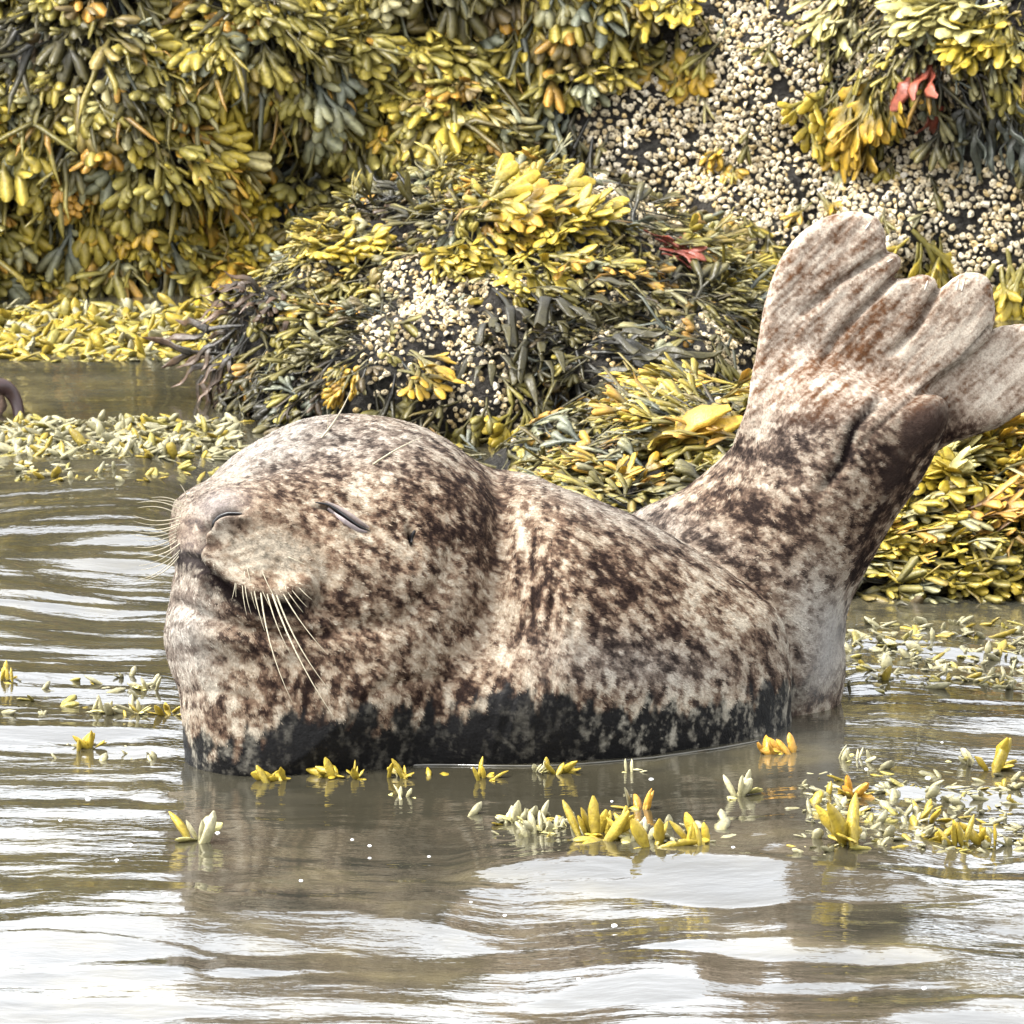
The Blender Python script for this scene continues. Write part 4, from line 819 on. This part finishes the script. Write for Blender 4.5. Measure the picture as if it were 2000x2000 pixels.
row(1480, 2080, 1500, 1530, 26, .9, 'ppy', 'line of small buff blobs level with the seal\'s rump'); row(1560, 2080, 1530, 1665, 420, .75, 'pppy', 'broad scatter of whitish weed on the water at the right')
row(1640, 2080, 1215, 1345, 380, .85, 'pppy', 'pale weed on the water below the yellow heap at the right')
row(960, 1120, 1590, 1640, 36, .7, 'ppy', 'buff crumbs of weed around the low bunches in front'); row(1290, 1420, 1600, 1650, 18, .9, 'ppp', 'whitish crumbs of weed around the lone square-topped bunch')
row(0, 300, 1320, 1400, 22, .9, 'ppy', 'few pale scraps on the choppy water left of the throat'); row(90, 350, 1455, 1490, 22, .6, 'pp', 'tiny pale scraps by the waterline left of the throat')
# ---- thin bright meniscus along the seal
mp_ = [(372, 1476), (470, 1481), (560, 1486), (680, 1489), (800, 1490), (900, 1496), (990, 1500), (1060, 1496), (1130, 1484), (1200, 1473), (1300, 1466), (1400, 1467), (1480, 1470)]
x_, y_ = np.array(mp_).T; sm = np.linspace(0, 1, 70); xx_ = np.interp(sm, np.linspace(0, 1, len(mp_)), x_); yy_ = np.interp(sm, np.linspace(0, 1, len(mp_)), y_)
_ml = []
for a_ in xx_:            # walk down the picture until the skin ends and the water begins
    lo = None
    for b_ in np.arange(1400, 1560, 2.0):
        l_, n_ = seal_hit(a_, b_)
        if l_ is None or l_[2] < .0012: lo = b_; break
    _ml.append(onwater(a_, (lo or 1490)+1.5)+[0, 0, .0008])
_ml = np.array(_ml); k5 = np.ones(5)/5; _ml[2:-2] = np.stack([np.convolve(_ml[:, i], k5, 'valid') for i in range(3)], -1)
MEN = link('meniscus', mesh_np('meniscus', *tube(_ml, np.full(70, .0015)*(1+.4*noise3(np.arange(70)*.3, 0, 0)), 8, 1)), M['water'], WATER)
def bubbles():
    bm_ = []
    n_ = 6; th = np.linspace(0, 2*math.pi, 10, endpoint=False); ph = np.linspace(0, math.pi/2*.98, n_)
    Vv = np.array([[math.cos(t)*math.cos(p_), math.sin(t)*math.cos(p_), math.sin(p_)] for p_ in ph for t in th]); I = np.arange(n_*10).reshape(n_, 10)
    F = np.stack([I[:-1], np.roll(I[:-1], -1, 1), np.roll(I[1:], -1, 1), I[1:]], -1).reshape(-1, 4); me_ = mesh_np('foam_bubble', Vv, F)
    for x, y, r in [(172, 1560, 6), (60, 1605, 4), (118, 1602, 4), (255, 1650, 5), (228, 1680, 4), (322, 1747, 6), (688, 1640, 3.5), (722, 1652, 4), (722, 1676, 3.5), (838, 1673, 3.5), (588, 1720, 4), (920, 1762, 3), (986, 1788, 4), (1200, 1808, 6), (1112, 1587, 4), (1432, 1655, 4), (1360, 1907, 5), (1692, 1502, 4), (1812, 1520, 6), (1272, 1522, 5), (1452, 1522, 5), (1840, 1450, 3), (1805, 1930, 5), (1130, 1912, 4), (425, 1627, 5), (1195, 1565, 3)]:
        c = onwater(x, y); o = link('foam_bubble', me_, M['foam'], loc=tuple(c)); o.scale = (r*U, r*U*1.6, r*U*.5); tag(o, 'small white foam bubble riding on the open water', 'bubble', 'foam bubbles scattered over the water')
bubbles()

# ------------------------------------------------------------------ single rockweed plants one can tell apart
cr_ = np.random.default_rng(99)
def clump(x, y, n, kind, pal, size, label, spread=.8, dx=0.0, lift=.30, pal2=None, name='rockweed', cat='seaweed', down=1.0, group=None):
    h = hit(x, y)
    if h is None: return
    loc, nn, ri = h; o = link(name, None, None, loc=tuple(loc)); tag(o, label, cat, group)
    g = np.array([dx, 0, -down]); g = g-(g@nn)*nn; g /= max(np.linalg.norm(g), .05); sd = np.cross(nn, g)
    if kind != 'blade': n = int(n*2.0); size *= .68
    for i in range(n):
        a = (i-(n-1)/2)/max(n, 2)*2*spread+cr_.normal()*.28; d = g*math.cos(a)+sd*math.sin(a)+nn*lift*cr_.uniform(.1, 1.6); B = basis(d[None], (nn+cr_.normal(size=3)*.25)[None])[0]
        q = link('frond', frond_mesh(kind, pal if (pal2 is None or i % 2) else pal2, int(cr_.integers(0, 5))), None, o); sc = size*cr_.uniform(.8, 1.15)
        m = Matrix(B.tolist()).to_4x4() @ Matrix.Diagonal((sc, sc, sc, 1)); m.translation = Vector(nn*.006+(sd*cr_.normal()*.016+g*cr_.uniform(-.025, .03))*size*(.3 if kind == 'blade' else 1.3)); q.matrix_local = m
for a in [
 (500, 190, 7, 'bladder', 'yellow', 1.2, 'bright yellow rockweed hanging high on the left face, above a darker gap'), (455, 285, 6, 'bladder', 'amber', 1.1, 'golden rockweed tuft just below and left of the high bright one'),
 (470, 395, 8, 'bladder', 'yellow', 1.3, 'long yellow rockweed cluster hanging on the left face above the shaggy boulder edge'), (500, 500, 6, 'strap', 'yellow', 1.1, 'yellow rockweed reaching down to where boulder and left face meet'),
 (230, 400, 7, 'bladder', 'amber', 1.2, 'orange-tinged rockweed cluster low on the left face'), (335, 440, 8, 'bladder', 'yellow', 1.2, 'dense olive-yellow rockweed cluster hanging left of the long yellow one'), (130, 330, 7, 'bladder', 'orange', 1.1, 'orange and yellow rockweed tuft near the left edge'),
 (180, 190, 7, 'bladder', 'pale', 1.1, 'pale yellow rockweed tuft high near the left corner'), (60, 120, 7, 'bladder', 'pale', 1.2, 'washed-out rockweed tuft nearest the top left corner'), (300, 120, 6, 'bladder', 'amber', 1.0, 'amber-tipped rockweed tuft under the top edge on the left'),
 (575, 380, 5, 'bladder', 'olive', 1.4, 'olive rockweed with large oval tips over a dark hollow'), (650, 385, 6, 'bladder', 'yellow', 1.2, 'yellow-green oval-tipped rockweed right of the dark hollow'),
 (690, 130, 6, 'strap', 'grey', 1.1, 'blue-grey rockweed blades near the top'), (630, 260, 7, 'ribbon', 'grey', 1.3, 'grey rockweed straps hanging in a fan above the dark hollow'), (755, 230, 7, 'bladder', 'amber', 1.3, 'amber rockweed with long narrow tips hanging in mid face'),
 (850, 150, 9, 'bladder', 'tan', 1.2, 'tan swollen-tipped rockweed capping the rounded bulge'), (960, 110, 9, 'bladder', 'tan', 1.2, 'pinkish-tan swollen rockweed at the top of the bulge'), (900, 250, 8, 'bladder', 'yellow', 1.1, 'yellow swollen rockweed on the lower bulge'), (1060, 170, 8, 'bladder', 'yellow', 1.1, 'yellow-green rockweed at the right rim of the bulge, beside the barnacles'),
 (970, 290, 8, 'bladder', 'olive', 1.2, 'green rockweed radiating below the bulge'), (1150, 300, 6, 'strap', 'dark', 1.2, 'dark limp rockweed between the bulge and the barnacles'),
 (1220, 60, 6, 'bladder', 'olive', 1.4, 'olive rockweed with egg-shaped tips hanging left of the barnacles'), (1345, 85, 5, 'bladder', 'amber', 1.5, 'golden rockweed tuft hanging alone among the barnacles'), (1310, 0, 5, 'strap', 'yellow', 1.1, 'yellow rockweed hanging from the top edge over the barnacles'),
 (1650, 5, 7, 'strap', 'pale', 1.4, 'pale yellow blunt-ended rockweed hanging from the top edge, right of middle'), (1690, 175, 10, 'strap', 'amber', 1.6, 'wide golden rockweed spray spreading over the barnacle field'), (1590, 200, 5, 'strap', 'yellow', 1.2, 'yellow-green rockweed left of the wide golden spray'),
 (1850, 20, 9, 'strap', 'pale', 1.6, 'large pale blunt-ended rockweed near the top right corner'), (1940, 60, 6, 'strap', 'yellow', 1.3, 'yellow rockweed at the top right corner'), (1935, 165, 8, 'ribbon', 'darkgrey', 1.35, 'dark grey-green straps hanging below the large pale rockweed'),
 (1420, 300, 3, 'bladder', 'amber', 1.0, 'small ochre rockweed sprig amid the barnacles'), (1600, 400, 4, 'strap', 'amber', 1.0, 'ochre rockweed sprig above the tip of the raised flipper'), (1800, 480, 7, 'strap', 'yellow', 1.4, 'vivid yellow rockweed behind the notches of the raised flipper'), (1960, 520, 7, 'strap', 'yellow', 1.2, 'yellow rockweed behind the right-hand flipper at the edge')]: clump(*a)
clump(0, 430, 1, 'blade', 'pale', 1.5, 'large straw-yellow blade cut by the left edge', spread=0, dx=.4); clump(20, 425, 1, 'blade', 'pale', 1.2, 'shorter straw-yellow blade beside the large one at the left edge', spread=0, dx=.5); clump(50, 440, 2, 'bladder', 'amber', 1.3, 'heart-shaped pair of amber tips beside the large yellow blade', spread=.4)
clump(545, 395, 2, 'blade', 'grey', 1.3, 'broad grey-green blade hanging above the dark hollow', spread=.25); clump(215, 560, 1, 'blade', 'grey', .55, 'flat pale grey blade just above the drifting yellow weed', spread=0)
clump(1822, 135, 3, 'blade', 'red', .8, 'red seaweed blade, upper of the reddish patch by the dark straps', spread=.5, lift=.8, name='red_seaweed'); clump(1825, 200, 3, 'blade', 'red', .7, 'red seaweed blade directly below the upper reddish one', spread=.6, lift=.8, name='red_seaweed')
clump(1270, 470, 3, 'strap', 'red', 1.0, 'reddish fronds lying on the ledge above the middle boulder', dx=1.2, name='red_seaweed')
for a, k in [
 ((960, 425, 8, 'strap', 'amber', 1.5, 'orange and yellow spray crowning the middle boulder'), dict(dx=1.5, pal2='yellow')), ((1070, 450, 8, 'strap', 'yellow', 1.25, 'brightest yellow spray on top of the middle boulder'), dict(dx=.9)), ((900, 480, 6, 'strap', 'yellow', 1.1, 'yellow rockweed left of the brightest spray on the boulder top'), dict(dx=.2)),
 ((1050, 520, 4, 'strap', 'yellow', 1.4, 'long drooping yellow-green rockweed on the boulder right of the white barnacles'), {}), ((660, 500, 5, 'bladder', 'yellow', 1.3, 'star-like yellow sprig on the left shoulder of the boulder'), dict(dx=.6)), ((640, 570, 3, 'blade', 'amber', 1.2, 'long orange-yellow blades hanging on the left of the boulder'), dict(spread=.2, dx=-.2)),
 ((700, 600, 3, 'strap', 'orange', 1.0, 'short orange frond right of the long hanging blades'), {}), ((600, 770, 4, 'bladder', 'olive', 1.2, 'olive tuft low on the boulder near the seal\'s head'), {}), ((795, 710, 3, 'strap', 'amber', 1.1, 'golden frond hanging under the white barnacle patch'), dict(spread=.3)), ((700, 720, 4, 'bladder', 'amber', 1.0, 'golden three-pronged sprig low on the boulder'), {}),
 ((480, 650, 8, 'ribbon', 'brown', 1.3, 'shaggy brown weed hanging off the left edge of the boulder'), dict(dx=-.5)), ((430, 760, 7, 'ribbon', 'dark', 1.3, 'blackish weed trailing into the water at the boulder\'s left foot'), dict(dx=-.6)), ((540, 600, 7, 'ribbon', 'brown', 1.1, 'brown tangled weed on the boulder\'s left shoulder'), dict(dx=-.4)),
 ((1060, 600, 7, 'ribbon', 'dark', 1.9, 'long dark green straps hanging down the front of the boulder'), dict(spread=.25)), ((975, 640, 4, 'ribbon', 'dark', 1.5, 'dark straps hanging right of the white barnacle patch'), dict(spread=.2)), ((1180, 700, 6, 'ribbon', 'dark', 1.5, 'dark limp straps leaning right at the foot of the boulder'), dict(dx=1.2, spread=.3)),
 ((1470, 530, 2, 'blade', 'grey', 1.2, 'grey-green blade lying beside the raised flipper\'s left edge'), dict(dx=-1.2, spread=.25)), ((1130, 770, 6, 'strap', 'dark', 1.6, 'dark olive rockweed above the yellow bank behind the seal'), dict(dx=1.3)),
 ((1230, 775, 3, 'blade', 'amber', 1.9, 'broad amber blades lying sideways between boulder and raised tail'), dict(dx=3.5, spread=.25)), ((1390, 800, 2, 'blade', 'amber', 1.1, 'narrow amber blade touching the raised tail'), dict(dx=3, spread=.3)), ((1250, 900, 3, 'blade', 'amber', 1.5, 'long orange blades just above the seal\'s back'), dict(dx=3.5, spread=.15)),
 ((1100, 800, 4, 'bladder', 'yellow', 1.3, 'yellow knobbly frond above the seal\'s shoulders'), dict(dx=.8)), ((1010, 800, 4, 'bladder', 'yellow', 1.2, 'curled yellow frond ring behind the seal\'s nape'), {}), ((1200, 850, 5, 'strap', 'pale', 1.3, 'pale straps lying across the yellow bank behind the seal'), dict(dx=2)), ((1190, 960, 4, 'strap', 'amber', 1.0, 'amber weed where the seal\'s back meets its tail'), dict(dx=1)),
 ((1745, 1010, 2, 'blade', 'yellow', 1.0, 'left-hand rounded yellow blade on the heap right of the tail'), dict(spread=.3)), ((1815, 1010, 2, 'blade', 'yellow', 1.1, 'broad yellow blade beside the rounded one on the right heap'), dict(spread=.25)), ((1700, 1090, 2, 'blade', 'yellow', .8, 'small round yellow blade lowest beside the seal\'s rump'), dict(spread=.3)),
 ((1840, 900, 6, 'strap', 'amber', 1.5, 'amber straps on top of the right heap'), dict(dx=1.5)), ((1930, 950, 7, 'strap', 'yellow', 1.6, 'vivid yellow straps at the right edge of the heap'), dict(dx=-1)), ((1880, 1030, 6, 'strap', 'orange', 1.3, 'rust-orange straps in the middle of the right heap'), dict(dx=1.8)), ((1770, 950, 6, 'strap', 'pale', 1.3, 'pale straps beside the dark heel of the seal'), dict(dx=1.8)),
 ((1930, 1170, 4, 'blade', 'grey', 1.0, 'grey arching blades over the water at the foot of the right heap'), dict(spread=.8)), ((1880, 1180, 3, 'blade', 'brown', .8, 'brown oval blades under the grey arching ones'), dict(spread=.5)), ((1760, 1150, 7, 'ribbon', 'dark', 1.1, 'dark wiry stems at the foot of the right heap'), dict(dx=-.6)), ((1970, 1100, 5, 'strap', 'yellow', 1.2, 'yellow fronds low at the right edge'), {})]: clump(*a, **k)
# ---- dark curled kelp stalk at the left edge of the picture
c = Wt(0, 810); q = np.linspace(-.15, math.pi*.98, 16); R_ = .030
pt = np.stack([c[0]-.004+R_*np.cos(q), c[1]+.01*np.sin(q*2), -.006+.050*np.sin(q)**.8*np.sign(np.sin(q)+1e-6) if False else -.006+.046*np.maximum(np.sin(q), -.2)], -1)
kb = link('kelp_stalk', mesh_np('kelp_stalk', *tube(pt, .0085*(1-.35*abs(np.linspace(-1, 1, 16)))*1.35, 10)), simple('dark_purple_kelp', (.040, .020, .018), .4)); tag(kb, 'dark purplish kelp stalk arching out of the water at the left edge', 'kelp')
pt2 = np.stack([c[0]-.010+np.linspace(-.012, .010, 8), np.full(8, c[1]+.012), np.linspace(-.01, .030, 8)], -1)
Vv, F = strip(pt2, np.array([.8, 1, 1.1, 1.15, 1.1, 1, .8, .35])*.018, np.full(8, .006), np.array([1.0, .2, 0])); link('blade', mesh_np('blade', Vv, F), simple('tan_kelp', (.30, .20, .15), .45), kb)

print('tris', sum(2*len(o.data.polygons) for o in SC.objects if o.type == 'MESH'))
